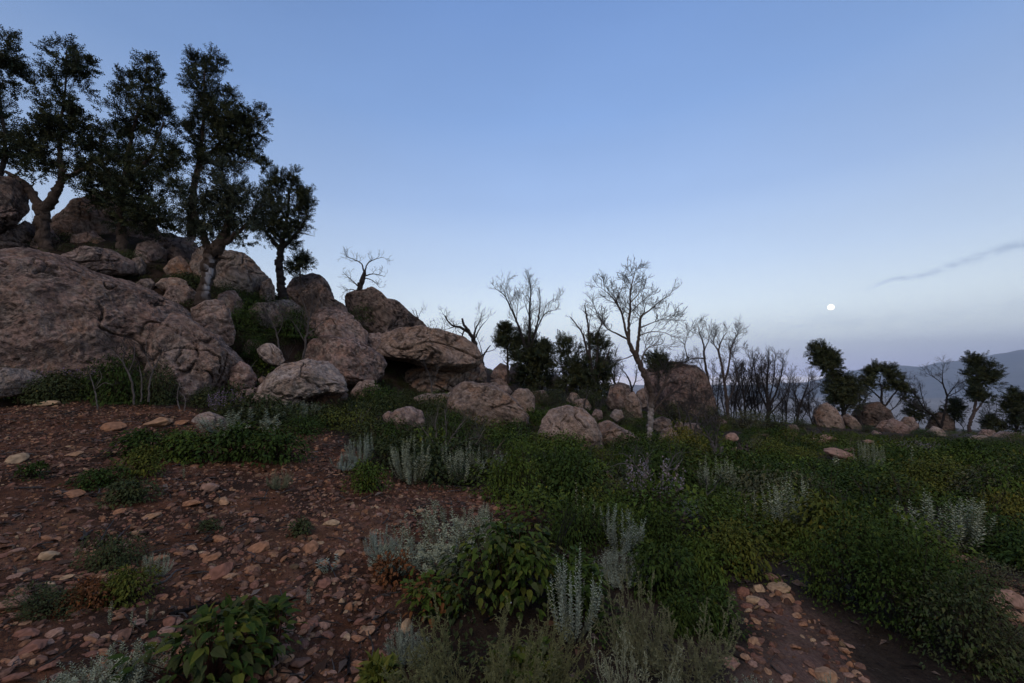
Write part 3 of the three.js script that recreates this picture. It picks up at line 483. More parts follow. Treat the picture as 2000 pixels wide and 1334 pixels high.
const stoneMats = STONE.map((c) => { const m = M.stone.clone(); m.color.setRGB(...c); return m; });
function looseStone(p, size, shape, mat, turn, label, group, name = 'stone', squash = 1) {
  const m = new THREE.Mesh(stoneShapes[shape], stoneMats[mat]); m.name = numbered(name); m.position.set(p.x, p.y + size * 0.16, p.z); m.rotation.set(turn[0], turn[1], turn[2]); m.scale.set(size, size * squash, size); m.castShadow = m.receiveShadow = true; scene.add(m);
  return tag(m, label, 'stone', group);
}
// stones one can point to: [px, py, width in photo pixels, shape, colour, turn, label, squash]
for (const [px, py, w, sh, mt, tn, label, sq = 1] of [
  [406, 956, 44, 0, 3, 0.4, 'smooth oval pinkish stone below the long green bush on the gravel'],
  [145, 890, 34, 1, 1, 1.1, 'yellowish squarish stone on the gravel left of the long green bush'],
  [221, 838, 46, 2, 0, 2.3, 'reddish flat topped stone at the top of the gravel slope', 0.8],
  [310, 830, 60, 3, 1, 0.2, 'wide orange flat stone above the long green bush', 0.7],
  [352, 828, 30, 4, 0, 0.9, 'small brown stone beside the pale grey topped slab'],
  [90, 792, 40, 5, 4, 0.1, 'pale flat stone on the bank lip near the left edge', 0.7],
  [30, 900, 40, 6, 4, 2.0, 'pale leaning stone at the left edge above the small bush'],
  [20, 1185, 64, 7, 3, 0.6, 'large grey pink stone cut by the left edge low down'],
  [145, 968, 38, 2, 0, 2.6, 'orange flat stone on the gravel under the left tip of the long bush', 0.6],
  [235, 1002, 26, 3, 0, 1.2, 'small orange stone on the gravel below the dark bush tip'],
  [296, 1010, 32, 4, 1, 0.4, 'brown triangular stone in mid gravel'],
  [438, 982, 30, 5, 1, 2.2, 'tan stone right of the smooth oval pinkish stone'],
  [375, 985, 34, 6, 0, 0.0, 'low orange stone left below the smooth oval pinkish stone', 0.7],
  [90, 1090, 44, 0, 4, 0.5, 'pale tabular stone in the left gravel'],
  [28, 1128, 30, 1, 3, 1.5, 'pale oblong stone near the left edge above the large grey pink stone', 0.7],
  [505, 1075, 40, 2, 0, 0.7, 'red brown stone right of centre on the gravel by dead twigs'],
  [435, 1120, 54, 3, 2, 1.6, 'reddish stone with ribbed face in the middle of the lower gravel'],
  [412, 1092, 36, 4, 0, 0.9, 'orange brown stone just above the ribbed reddish stone'],
  [430, 1056, 32, 5, 0, 2.8, 'orange lump of stone below the small dark bush on gravel'],
  [605, 1072, 36, 6, 0, 1.9, 'orange stone right of the small dark bush on gravel'],
  [645, 1025, 34, 7, 4, 0.2, 'yellowish knobbly stone near the middle of the gravel'],
  [662, 1082, 28, 1, 1, 0.8, 'round tan stone left of the grey sage clump'],
  [742, 1070, 26, 2, 0, 1.0, 'dark orange stone beside the small grey sage'],
  [635, 1140, 34, 3, 2, 2.0, 'low dark red stone near the dead twig right of the gravel centre', 0.7],
  [716, 1235, 34, 4, 1, 0.4, 'orange tan stone on bare gravel left of the front feathery bush', 0.8],
  [792, 1228, 34, 5, 4, 1.4, 'pale upright stone against the front feathery bush', 1.5],
  [696, 1300, 26, 6, 0, 0.3, 'orange egg shaped stone near the bottom left of centre', 1.2],
  [752, 1302, 34, 7, 0, 1.1, 'dark red pointed stone near the bottom beside grey twigs', 1.2],
  [510, 1245, 42, 0, 2, 2.4, 'reddish stone right of the big leafed front plant', 0.8],
  [560, 1290, 34, 1, 1, 0.9, 'tan stone by the lower right of the big leafed front plant'],
  [106, 1240, 30, 2, 3, 0.5, 'small pinkish stone between grey sprigs at lower left'],
  [60, 1272, 60, 3, 2, 0.2, 'wide rusty stone half buried at lower left', 0.6],
  [1612, 1322, 44, 4, 1, 0.5, 'orange stone on the sandy patch at the bottom', 1.2],
  [1470, 1258, 30, 5, 1, 0.7, 'orange stone at the left rim of the sandy patch'],
  [1422, 1290, 32, 6, 3, 0.1, 'smooth pink stone under the right feathery bush', 0.8],
  [1478, 1216, 26, 7, 1, 1.7, 'round tan stone stacked on the left rim of the sand above the orange one'],
  [1474, 1176, 36, 0, 4, 0.4, 'large tan stone in the pile above the sandy patch'],
  [1490, 1182, 34, 1, 3, 2.0, 'pinkish stone at the right of the tan stone in the pile'],
  [1452, 1158, 26, 2, 2, 0.6, 'brown stone at the left end of the pile above the sand'],
  [1484, 1152, 28, 3, 4, 1.2, 'pale round stone at the top of the pile above the sand'],
  [1520, 1150, 44, 4, 4, 0.1, 'long flat pale stone on the pile above the sand', 0.6],
  [1510, 1132, 34, 5, 3, 2.2, 'whitish rock at the back of the pile above the sand'],
  [1536, 1172, 30, 6, 1, 0.8, 'brown stone at the right end of the pile above the sand'],
  [1462, 1194, 18, 7, 4, 0.3, 'tiny pale stone at the lower left of the pile above the sand'],
  [1556, 1204, 22, 1, 1, 1.2, 'small orange stone on the upper edge of the sand'],
  [1588, 1252, 12, 2, 4, 0.5, 'single yellow pebble in the middle of the sand'],
  [1975, 1178, 60, 3, 3, 0.4, 'large pinkish rock near the right edge beside the big dark bush'],
  [1992, 1212, 44, 4, 1, 1.1, 'tan rock at the right edge below the large pinkish rock'],
  [1950, 1190, 34, 5, 3, 2.1, 'grey pink stone left of the large pinkish rock at right'],
  [1960, 1164, 36, 6, 3, 0.2, 'pointed pale rock above the large pinkish rock at right', 1.2],
  [1866, 1078, 22, 7, 1, 0.7, 'orange stone by the tall grey sage on the right'],
  [1882, 1094, 26, 0, 3, 1.9, 'pinkish stone in rubble below the tall grey sage on the right'],
  [1848, 1072, 20, 1, 0, 0.3, 'reddish stone at the upper end of the right hand rubble'],
]) {
  const p = onGround(px, py, 1.0); if (!p) continue;
  const d = project(p)[2]; looseStone(p, w / FOCAL * d / 2.3, sh, mt, [0.1, tn, 0.1], label, null, 'stone', sq);
}
// pebbles in the field gaps, pale: [px, py, w]
for (const [px, py, w, label] of [[1322 + 180, 857, 16, 'small pale flat stone in the far left of the green field'], [1545, 852, 18, 'tiny whitish stone beside the squarish pink rock'], [1600, 868, 20, 'pinkish stone at the left end of the stony gap in the field'], [1620, 862, 22, 'pale stone topping the stony gap in the field'], [1640, 896, 34, 'long white flat stone in the middle of the green field'], [1662, 888, 20, 'pinkish stone right of the long white flat stone'], [1695, 868, 16, 'small pale stone right of the stony gap in the field'], [1430, 862, 26, 'pink stone beside the burnt stump in the field'], [1440, 892, 28, 'grey stone at the foot of the burnt stump in the field'], [1455, 898, 24, 'white weathered chunk right of the burnt stump']]) {
  const p = onGround(px, py + 6, 4); if (p) looseStone(V(p.x, p.y + 0.16, p.z), w / FOCAL * project(p)[2] / 1.5, Math.floor(R0() * 8), 3, [0.1, R0() * 6, 0.1], label, null, 'stone', 0.8);
}
// several hundred alike stones scattered over the bare slope, the largest one by one, the rest as gravel
{
  const r = rng(77), all = [];
  let x0 = 1e9, x1 = -1e9, z0 = 1e9, z1 = -1e9; for (const [x, z] of gravelPoly) { x0 = Math.min(x0, x); x1 = Math.max(x1, x); z0 = Math.min(z0, z); z1 = Math.max(z1, z); }
  const add = (x, z, s) => all.push([x, z, s, project(V(x, ground(x, z), z))]);
  for (let k = 0; k < 110000; k++) {
    const x = lerp(x0, x1, r()), z = lerp(z0, z1, r()), e = edgeDist(gravelPoly, x, z); if (e < -0.15 + 0.3 * r()) continue;
    const clump = fbm(x * 1.1, 21, z * 1.1, 3); if (r() > 0.92 + clump * 1.4) continue;
    const dist = Math.hypot(x, z); if (dist > 5 && r() > 0.7) continue;
    const s = 0.0045 + 0.0095 * r() ** 1.4 + 0.026 * r() ** 6 + 0.03 * r() ** 20;
    add(x, z, s);
  }
  for (const [poly, n] of [[sandPoly, 700], [rubblePoly, 1100]]) {
    let a0 = 1e9, a1 = -1e9, b0 = 1e9, b1 = -1e9; for (const [x, z] of poly) { a0 = Math.min(a0, x); a1 = Math.max(a1, x); b0 = Math.min(b0, z); b1 = Math.max(b1, z); }
    for (let k = 0; k < n * 3; k++) { const x = lerp(a0, a1, r()), z = lerp(b0, b1, r()), e = edgeDist(poly, x, z); if (e < 0 || (poly === sandPoly && e > 0.16 && r() > 0.35)) continue; add(x, z, 0.007 + 0.03 * r() ** 3); }
  }
  const seen = all.filter((a) => { const [px, py, d] = a[3]; return d > 0.5 && px > -20 && px < 2020 && py < 1350; }).sort((a, b) => b[2] / b[3][2] - a[2] / a[3][2]);
  const single = new Set(seen.slice(0, 290));
  const kinds = [['small rust orange loose stone scattered on the bare red gravel slope', 'orange stones strewn over the gravel'], ['small tan loose stone scattered on the bare red gravel slope', 'tan stones strewn over the gravel'], ['small dark reddish loose stone scattered on the bare red gravel slope', 'dark red stones strewn over the gravel'], ['small pinkish grey loose stone scattered on the bare red gravel slope', 'pinkish stones strewn over the gravel'], ['small pale yellowish loose stone scattered on the bare red gravel slope', 'pale stones strewn over the gravel'], ['small brown loose stone scattered on the bare red gravel slope', 'brown stones strewn over the gravel']];
  const pick = () => { const q = r(); return q < 0.19 ? 0 : q < 0.29 ? 1 : q < 0.58 ? 2 : q < 0.70 ? 3 : q < 0.735 ? 4 : 5; };
  for (const a of single) { const m = pick(); looseStone(V(a[0], ground(a[0], a[1]) - 0.1 * a[2], a[1]), a[2] * 0.95, Math.floor(r() * 8), m, [r() * 0.6 - 0.3, r() * 6.28, r() * 0.6 - 0.3], ...kinds[m], 'loose_stone', 0.9); }
  const rest = all.filter((a) => !single.has(a)), lists = Array.from({ length: 6 }, () => []); rest.forEach((a) => lists[Math.floor(r() * 6)].push(a));
  lists.forEach((l, k) => {
    const im = new THREE.InstancedMesh(stoneShapes[8 + k], M.stone, l.length), o = new THREE.Object3D(), c = new THREE.Color();
    l.forEach((a, i) => { o.position.set(a[0], ground(a[0], a[1]) - a[2] * 0.02, a[1]); o.rotation.set(r() * 0.8, r() * 6.28, r() * 0.8); o.scale.set(a[2], a[2] * (0.6 + 0.5 * r()), a[2]); o.updateMatrix(); im.setMatrixAt(i, o.matrix); const b = STONE[pick()], v = 0.26 + 0.72 * r(); im.setColorAt(i, c.setRGB(b[0] * v, b[1] * v, b[2] * v)); });
    im.name = numbered('gravel'); im.castShadow = im.receiveShadow = true; tag(im, 'loose gravel and pebbles covering the bare red slope', 'gravel', 'gravel on the bare ground', 'stuff'); scene.add(im);
  });
}
// ---------------------------------------------------------------- the moon
{
  const p = P(1623, 600, 2600), m = new THREE.Mesh(new THREE.SphereGeometry(2600 * 5.6 / FOCAL, 32, 20), new THREE.MeshStandardMaterial({ name: 'moonlight', color: 0x000000, emissive: new THREE.Color(1.0, 0.97, 0.9), emissiveIntensity: 2.2 }));
  m.name = 'moon'; m.position.copy(p); scene.add(m); tag(m, 'full white moon hanging low in the pale evening sky on the right', 'moon');
}

// ---------------------------------------------------------------- leaves
const jit = (r, c, a) => { const v = 1 + (r() * 2 - 1) * a, h = (r() * 2 - 1) * a * 0.35; return [c[0] * v * (1 + h), c[1] * v, c[2] * v * (1 - h)]; };
// one leaf: base at o, pointing along dir, face towards nrm; folded along its rib, drooping towards its tip
function addLeaf(mb, o, dir, nrm, L, w, c, detail = 1) {
  const s = V(0, 0, 0).crossVectors(dir, nrm).normalize(), n = V(0, 0, 0).crossVectors(s, dir).normalize();
  const at = (a, b, h) => V(o.x + dir.x * a * L + s.x * b * L + n.x * h * L, o.y + dir.y * a * L + s.y * b * L + n.y * h * L, o.z + dir.z * a * L + s.z * b * L + n.z * h * L);
  const c2 = [c[0] * 0.86, c[1] * 0.86, c[2] * 0.86];
  const put = (v, k) => mb.vert(v.x, v.y, v.z, k);
  if (detail === 0) {
    const B = put(o, c), l = put(at(0.5, -w / 2, 0.10), c), t = put(at(1, 0, -0.10), c), q = put(at(0.5, w / 2, 0.10), c);
    mb.i.push(B, t, l, B, q, t);
  } else if (detail === 1) {
    const B = put(o, c2), m = put(at(0.45, 0, -0.05), c2), t = put(at(1, 0, -0.22), c), l = put(at(0.38, -w / 2, 0.05), c), q = put(at(0.38, w / 2, 0.05), c);
    mb.i.push(B, m, l, m, t, l, B, q, m, m, q, t);
  } else {
    const B = put(o, c2), m1 = put(at(0.3, 0, -0.03), c2), m2 = put(at(0.65, 0, -0.09), c2), t = put(at(1.02, 0, -0.26), c);
    const l0 = put(at(0.05, -w * 0.34, 0.06), c), l1 = put(at(0.3, -w * 0.52, 0.06), c), l2 = put(at(0.66, -w * 0.33, -0.02), c), q0 = put(at(0.05, w * 0.34, 0.06), c), q1 = put(at(0.3, w * 0.52, 0.06), c), q2 = put(at(0.66, w * 0.33, -0.02), c);
    mb.i.push(B, m1, l0, l0, m1, l1, l1, m1, m2, l1, m2, l2, l2, m2, t, B, q0, m1, q0, q1, m1, q1, m2, m1, q1, q2, m2, q2, t, m2);
  }
}
const GREEN = { oak: [0.044, 0.050, 0.020], deep: [0.036, 0.060, 0.012], mid: [0.060, 0.090, 0.015], olive: [0.086, 0.098, 0.018], yellow: [0.125, 0.120, 0.022], sage: [0.28, 0.30, 0.20], blueSage: [0.25, 0.285, 0.215], heather: [0.150, 0.155, 0.068], rust: [0.15, 0.062, 0.024], dry: [0.17, 0.13, 0.10] };
function rdir(r) { const a = r() * 6.2832, z = r() * 2 - 1, s = Math.sqrt(1 - z * z); return V(s * Math.cos(a), z, s * Math.sin(a)); }

// oak sprays: a twig with a dozen small leaves, shared by every oak
const sprays = [];
for (let k = 0; k < 5; k++) {
  const r = rng(900 + k), mb = new MB(), L = 0.30, n = 17;
  const bend = V(r() * 0.12 - 0.06, r() * 0.1, r() * 0.12 - 0.06);
  const pt = (t) => V(bend.x * t * t, L * t, bend.z * t * t);
  tube(mb, [pt(0), pt(0.5), pt(1)], [0.004, 0.003, 0.0015], 3, () => [0.05, 0.045, 0.04]); mb.smooth = false; mb.n = [];
  for (let q = 0; q < n; q++) {
    const t = 0.2 + 0.8 * q / (n - 1), a = q * 2.4 + r(), dir = V(Math.cos(a), 0.35 + 0.9 * t * r(), Math.sin(a)).normalize(), nr = V(-dir.x * 0.4 + (r() - 0.5) * 0.8, 1, -dir.z * 0.4 + (r() - 0.5) * 0.8).normalize();
    addLeaf(mb, pt(t).addScaledVector(dir, 0.01), dir, nr, 0.055 + 0.03 * r(), 0.55, jit(r, [1, 1, 1], 0.35), 0);
  }
  sprays.push(mb.geometry());
}
const sprayMat = M.leaf;
const tmpO = new THREE.Object3D(), tmpC = new THREE.Color();
function placeSprays(list, parent, name, tint, r, scale = 1, shapes = sprays, mat = sprayMat) {   // list: [pos, dir, size]
  const buckets = shapes.map(() => []); list.forEach((s) => buckets[Math.floor(r() * shapes.length)].push(s));
  buckets.forEach((l, k) => {
    if (!l.length) return;
    const im = new THREE.InstancedMesh(shapes[k], mat, l.length);
    l.forEach(([p, dir, s], i) => {
      tmpO.position.copy(p).sub(parent.position); tmpO.quaternion.setFromUnitVectors(UPV, dir); tmpO.rotateY(r() * 6.28); tmpO.scale.setScalar(scale * s); tmpO.updateMatrix(); im.setMatrixAt(i, tmpO.matrix);
      const c = jit(r, tint[Math.floor(r() * tint.length)], 0.28); im.setColorAt(i, tmpC.setRGB(...c));
    });
    im.name = name; im.castShadow = im.receiveShadow = true; tag(im, null, null, null, 'stuff'); parent.add(im);
  });
}

// ---------------------------------------------------------------- limbs from points in the photograph
// path: [[px, py, radius_m, depth offset], ...] at depth d
function limbPath(path, d, r, wig = 0.4, thin = 1) {
  let off = 0; const pts = path.map(([px, py, rad, dz]) => { off += dz !== undefined ? dz : 0; return P(px, py, d + off); });
  if (pts.length < 2) return null;
  const n = Math.max(6, (pts.length - 1) * (path[0][2] > 0.05 ? 12 : 6)), sp = spline(pts, n), rad = [];
  for (let k = 0; k <= n; k++) { const f = k / n * (path.length - 1), i = Math.min(Math.floor(f), path.length - 2); rad.push(thin / Math.hypot(1, (path[0][0] - 1000) / FOCAL) * lerp(path[i][2], path[i + 1][2], f - i)); }
  const s0 = r() * 50; sp.forEach((p, k) => { if (k && k < n) { const a = wig * rad[k]; p.x += a * noise(k * 0.7, s0, 0); p.y += a * 0.6 * noise(k * 0.7, s0, 5); p.z += a * noise(k * 0.7, s0, 9); } });
  return { pts: sp, rad };
}
// crooked side branches, twice or three times over, into one heap of twigs
function sprout(mb, pts, rad, r, o, level, tips) {
  const total = pts.reduce((s, p, k) => s + (k ? p.distanceTo(pts[k - 1]) : 0), 0), n = Math.max(1, Math.round(total * o.per[level] * [1.5, 1.9, 2.3][level] * (0.7 + 0.6 * r())));
  for (let q = 0; q < n; q++) {
    const t = lerp(o.from[level], 1, (q + r()) / n), f = t * (pts.length - 1), i = Math.min(Math.floor(f), pts.length - 2), p = pts[i].clone().lerp(pts[i + 1], f - i);
    const along = V(0, 0, 0).subVectors(pts[i + 1], pts[i]).normalize(), side = rdir(r); side.addScaledVector(along, -side.dot(along)).normalize();
    if (o.flat) { side.multiplyScalar(1); side.z *= 0.8; }
    const dir = along.clone().multiplyScalar(o.forward).addScaledVector(side, 1).addScaledVector(UPV, o.up).normalize();
    const len = o.len[level] * (0.45 + 0.75 * r()) * (1 - 0.45 * t * (level === 0 ? 1 : 0.4)), base = Math.min(lerp(rad[i], rad[Math.min(i + 1, rad.length - 1)], f - i) * 0.62, o.rad[level]);
    const seg = level === 0 ? 7 : level === 1 ? 5 : 3, pp = [p], rr = [base], curl = rdir(r).multiplyScalar(o.curl);
    let cur = p.clone(), dd = dir.clone();
    for (let k = 1; k <= seg; k++) { dd.addScaledVector(curl, 1 / seg).addScaledVector(rdir(r), o.kink).addScaledVector(UPV, o.lift / seg).normalize(); cur = cur.clone().addScaledVector(dd, len / seg); pp.push(cur); rr.push(Math.max(base * (1 - 0.85 * k / seg), o.min)); }
    tube(mb, pp, rr, level === 0 ? 5 : 3, o.color);
    if (tips) tips.push([cur, dd.clone()]);
    if (level + 1 < o.per.length) sprout(mb, pp, rr, r, o, level + 1, tips);
  }
}
const BARK = { char: [0.040, 0.035, 0.033], dark: [0.075, 0.062, 0.055], grey: [0.20, 0.18, 0.165], cork: [0.125, 0.092, 0.072], pale: [0.36, 0.31, 0.28], twig: [0.10, 0.09, 0.085] };
function barkColor(base, r, patch) { const s = r() * 90; return (t, p, dir) => { const v = 1 + 0.5 * fbm(p.x * 4 + s + dir.x, p.y * 2.2, p.z * 4 + dir.z, 3) ; let c = base.map((q) => q * v); if (patch) c = mix3(c, patch.c, clamp(patch.f(t, p, dir), 0, 1)); return c; }; }

function tree(name, label, base, d, spec) {
  const r = rng(spec.seed), pos = P(base[0], base[1], d), g = thing(name, label, 'tree', pos, spec.group), wig = spec.wig ?? 0.5;
  const tint = spec.bark || BARK.dark, paths = [];
  spec.limbs.forEach((path, k) => {
    const L = limbPath(path, d, r, wig, spec.thin ?? 1); if (!L) return; paths.push(L);
    const mb = new MB(), big = L.rad[0] > 0.05;
    tube(mb, L.pts, L.rad, big ? 20 : 7, barkColor(k === 0 && spec.trunkBark || tint, r, k === 0 ? spec.patch : null), big ? spec.bumpy ?? 0.16 : 0.08);
    mb.build(k === 0 ? 'trunk' : 'limb', M.bark, g);
  });
  const twig = barkColor(spec.twigBark || BARK.twig, r), tips = [];
  if (spec.twigs) {
    const o = { per: [3.2, 5.5, 9], from: [0.3, 0.2, 0.15], len: [0.9, 0.42, 0.2], rad: [0.030, 0.016, 0.009], min: 0.005, forward: 0.9, up: 0.25, lift: 0.35, curl: 0.5, kink: 0.16, color: twig, ...spec.twigs }, mb = new MB();
    paths.forEach((L, k) => { if (k === 0 && spec.bareTrunk !== false && paths.length > 1) { const f = spec.twigFrom ?? 1; if (f >= 1) return; const i = Math.floor(L.pts.length * f); sprout(mb, L.pts.slice(i), L.rad.slice(i), r, o, 0, tips); return; } sprout(mb, L.pts, L.rad, r, o, 0, tips); });
    if (mb.i.length) mb.build('twigs', M.bark, g, 'stuff');
  }
  if (spec.crown) {
    const list = [], mb = new MB(), dens = spec.density ?? 1, anchors = paths.flatMap((L, k) => L.pts.slice(Math.floor(L.pts.length * (k ? 0.3 : 0.6))));
    spec.crown.forEach(([cx, cy, rx, ry, dz = 0, k = 1]) => {
      const c = P(cx, cy, d + dz), shr = spec.shrink ?? 0.05, side = 1 / Math.hypot(1, (cx - 1000) / FOCAL), ax = Math.max(rx / FOCAL * d * side * 0.5, rx / FOCAL * d * side - shr), ay = Math.max(ry / FOCAL * d * 0.5, ry / FOCAL * d - shr * 0.9), az = (ax + ay) * 0.5;
      let best = anchors[0]; for (const a of anchors) if (a.distanceTo(c) < best.distanceTo(c)) best = a;
      if (best) { const m = best.clone().lerp(c, 0.5).addScaledVector(rdir(r), 0.12 * ax); tube(mb, spline([best, m, c], 6), [0.05, 0.042, 0.036, 0.03, 0.026, 0.022, 0.016].map((v) => v * Math.min(1, ax * 1.2)), 5, twig); }
      const n = Math.round(dens * k * 520 * (ax * ay + 0.06) + 10);
      // clumps inside the ellipsoid, sprays inside clumps: leaves gather in knots with sky between them
      const knots = Math.max(4, Math.round(n / 13));
      for (let q = 0; q < knots; q++) {
        const v = rdir(r), rad = Math.pow(r(), 0.42) * (0.78 + 0.55 * r() ** 2), e = V(v.x * ax * rad, v.y * ay * rad, v.z * az * rad), kc = c.clone().add(e), out = e.clone().normalize(), ks = (0.16 + 0.16 * r()) * Math.min(1, 0.35 + ax * 0.75);
        if (rad > 0.55 && r() < 0.5) tube(mb, spline([c.clone().lerp(kc, 0.25), c.clone().lerp(kc, 0.6).addScaledVector(rdir(r), 0.06), kc], 4), [0.012, 0.01, 0.008, 0.006, 0.004], 3, twig);
        const m = 7 + Math.floor(r() * 12);
        for (let s = 0; s < m; s++) { const o = rdir(r).multiplyScalar(ks * Math.pow(r(), 0.5)); list.push([kc.clone().add(o), o.clone().normalize().multiplyScalar(0.7).addScaledVector(out, 0.6).addScaledVector(UPV, 0.55).addScaledVector(rdir(r), 0.3).normalize(), 0.7 + 0.5 * r()]); }
      }
    });
    if (mb.i.length) mb.build('branches', M.bark, g, 'stuff');
    placeSprays(list, g, 'foliage', spec.leaf || [GREEN.oak, GREEN.oak, [0.05, 0.058, 0.032], [0.032, 0.044, 0.024]], r, spec.leafScale ?? 1);
  }
  return g;
}

// ---- oaks on the rocks, from the left
tree('oak_tree', 'dark oak cut off by the left edge of the picture', [-20, 420], 14.5, { seed: 1, limbs: [[[-30, 440, 0.22], [-10, 370, 0.17], [10, 300, 0.09], [0, 200, 0.05], [-10, 120, 0.04]], [[-10, 360, 0.12], [-50, 280, 0.08], [-70, 220, 0.04]]], crown: [[-15, 110, 60, 50], [20, 150, 42, 40], [-25, 215, 65, 55], [12, 285, 40, 45], [-30, 320, 60, 38], [-60, 160, 60, 70], [25, 90, 20, 22]], density: 1.0 });
tree('oak_tree', 'forked oak with thick pale cork trunk, second oak from the left', [88, 497], 14, { seed: 2, bumpy: 0.3, bark: BARK.cork, limbs: [[[92, 500, 0.26], [84, 450, 0.21], [82, 415, 0.24], [104, 385, 0.19], [120, 352, 0.13], [116, 270, 0.075], [128, 170, 0.035], [130, 100, 0.03]], [[82, 420, 0.2], [62, 375, 0.16], [35, 350, 0.12], [10, 335, 0.06]], [[122, 350, 0.1], [165, 330, 0.07], [190, 310, 0.03]]], crown: [[128, 105, 38, 34], [155, 125, 30, 26], [125, 165, 50, 45], [100, 215, 40, 40], [145, 230, 36, 40], [105, 285, 66, 46], [60, 300, 36, 34], [80, 325, 45, 30], [160, 330, 42, 45], [70, 265, 26, 22], [150, 270, 35, 34]], density: 1.0 });
tree('oak_tree', 'broad dark oak with drooping crown, third oak from the left', [240, 500], 14.4, { seed: 3, bumpy: 0.25, bark: BARK.cork, limbs: [[[243, 504, 0.20], [236, 450, 0.17], [240, 380, 0.11], [256, 270, 0.065], [280, 180, 0.03], [288, 120, 0.02]], [[240, 380, 0.1], [205, 330, 0.07], [195, 270, 0.03]], [[245, 360, 0.09], [290, 310, 0.06], [320, 240, 0.03]]], twigs: { per: [0.7, 2, 3], len: [0.7, 0.35, 0.2] }, crown: [[290, 125, 16, 28, 0, 0.7], [268, 170, 42, 34, 0, 0.8], [300, 165, 28, 26, 0, 0.8], [262, 235, 64, 48], [225, 265, 38, 34], [245, 310, 78, 50], [265, 370, 86, 54], [335, 350, 30, 46], [190, 300, 30, 40], [205, 365, 48, 48], [310, 225, 38, 40], [325, 300, 34, 40], [300, 415, 58, 38], [255, 425, 60, 32]], density: 1.05 });
tree('oak_tree', 'tallest narrow oak on the hill with a lit pinkish trunk', [374, 445], 16.5, { seed: 4, bumpy: 0.22, bark: [0.26, 0.17, 0.13], limbs: [[[374, 470, 0.17], [374, 420, 0.15], [378, 370, 0.14], [392, 300, 0.09], [398, 210, 0.055], [400, 130, 0.04]], [[385, 330, 0.1], [430, 280, 0.07], [480, 235, 0.04], [512, 228, 0.015]], [[388, 320, 0.07], [440, 315, 0.05], [490, 318, 0.02]]], crown: [[385, 125, 20, 26], [410, 122, 22, 26], [395, 165, 36, 34], [400, 215, 44, 40], [440, 220, 44, 38], [465, 255, 42, 36], [430, 275, 62, 44], [410, 318, 52, 30], [460, 300, 46, 28], [375, 260, 26, 36], [480, 225, 24, 24], [512, 228, 14, 12], [505, 258, 12, 10], [514, 320, 11, 6], [490, 280, 20, 16]], density: 1.05 });
tree('oak_tree', 'oak with twisted gnarled cork trunk and white scar, front of the hill', [396, 588], 12.8, { seed: 5, bumpy: 0.38, bark: BARK.cork, patch: { c: [0.55, 0.53, 0.54], f: (t, p, dir) => sst(0.80, 0.92, dir.x * 0.80 + dir.z * 0.6) * sst(0.06, 0.12, t) * (1 - sst(0.40, 0.46, t)) }, limbs: [[[392, 596, 0.24], [400, 560, 0.17], [408, 520, 0.20], [414, 495, 0.25], [428, 478, 0.19], [445, 440, 0.11], [445, 380, 0.06]], [[414, 500, 0.15], [402, 470, 0.12], [385, 430, 0.07], [375, 390, 0.03]], [[420, 490, 0.11], [450, 465, 0.09], [490, 430, 0.05], [510, 400, 0.02]], [[425, 500, 0.07], [444, 505, 0.035], [452, 502, 0.012]]], crown: [[430, 365, 62, 42, 0, 0.9], [395, 395, 45, 44], [455, 410, 62, 45], [490, 395, 45, 40], [420, 445, 50, 34], [365, 425, 30, 34, 0, 0.8], [440, 335, 38, 18, 0, 0.7], [478, 455, 40, 26], [385, 460, 26, 24]], leaf: [[0.052, 0.062, 0.038], [0.06, 0.07, 0.046], [0.038, 0.048, 0.028]], leafScale: 0.82, density: 1.25 });
tree('oak_tree', 'rightmost hill oak with round dark crown on a slim black trunk', [556, 588], 16, { seed: 6, bark: BARK.char, limbs: [[[558, 596, 0.22], [550, 560, 0.16], [545, 520, 0.14], [549, 485, 0.12], [560, 430, 0.06], [565, 370, 0.05]], [[549, 490, 0.1], [525, 460, 0.06], [510, 440, 0.03]], [[550, 485, 0.09], [585, 450, 0.06], [600, 420, 0.03]]], crown: [[560, 375, 44, 34], [560, 425, 50, 40], [590, 415, 22, 36], [555, 465, 44, 26], [525, 440, 34, 34], [575, 345, 14, 14], [540, 350, 18, 18], [598, 380, 14, 16], [530, 400, 32, 36]], twigs: { per: [0.5, 2, 3], len: [0.8, 0.35, 0.2] }, leafScale: 0.85, density: 1.35 });
tree('oak_sapling', 'small round oak sapling on the skyline right of the slim black trunk', [586, 548], 16.6, { seed: 7, limbs: [[[588, 556, 0.05], [586, 535, 0.04], [585, 515, 0.02]]], crown: [[584, 515, 24, 16], [600, 508, 10, 8], [570, 528, 14, 12]], twigs: { per: [2, 3, 4] }, density: 1.2 });

// ---- trees along the crest, centre
const bare = (seed, limbs, more = {}) => ({ seed, limbs, bark: BARK.dark, thin: 0.70, ...more, twigs: { ...(more.twigs || {}) } });
tree('bare_tree', 'stunted bare tree with fan of fine twigs before the dark summit rock', [698, 625], 19.3, bare(21, [[[696, 640, 0.17], [699, 600, 0.15], [700, 575, 0.12], [706, 552, 0.13], [711, 537, 0.10], [713, 528, 0.05]], [[712, 535, 0.05], [706, 515, 0.03], [692, 507, 0.02], [674, 500, 0.01]], [[712, 533, 0.045], [718, 515, 0.03], [733, 506, 0.02], [750, 502, 0.008]], [[711, 540, 0.04], [728, 535, 0.025], [752, 540, 0.01]], [[702, 562, 0.04], [688, 548, 0.025], [670, 532, 0.01]], [[701, 570, 0.03], [685, 565, 0.018], [668, 572, 0.007]], [[710, 542, 0.03], [728, 548, 0.02], [742, 562, 0.007]]], { thin: 0.95, twigs: { per: [3.4, 5, 5], len: [0.5, 0.32, 0.18], rad: [0.014, 0.008, 0.005] } }));
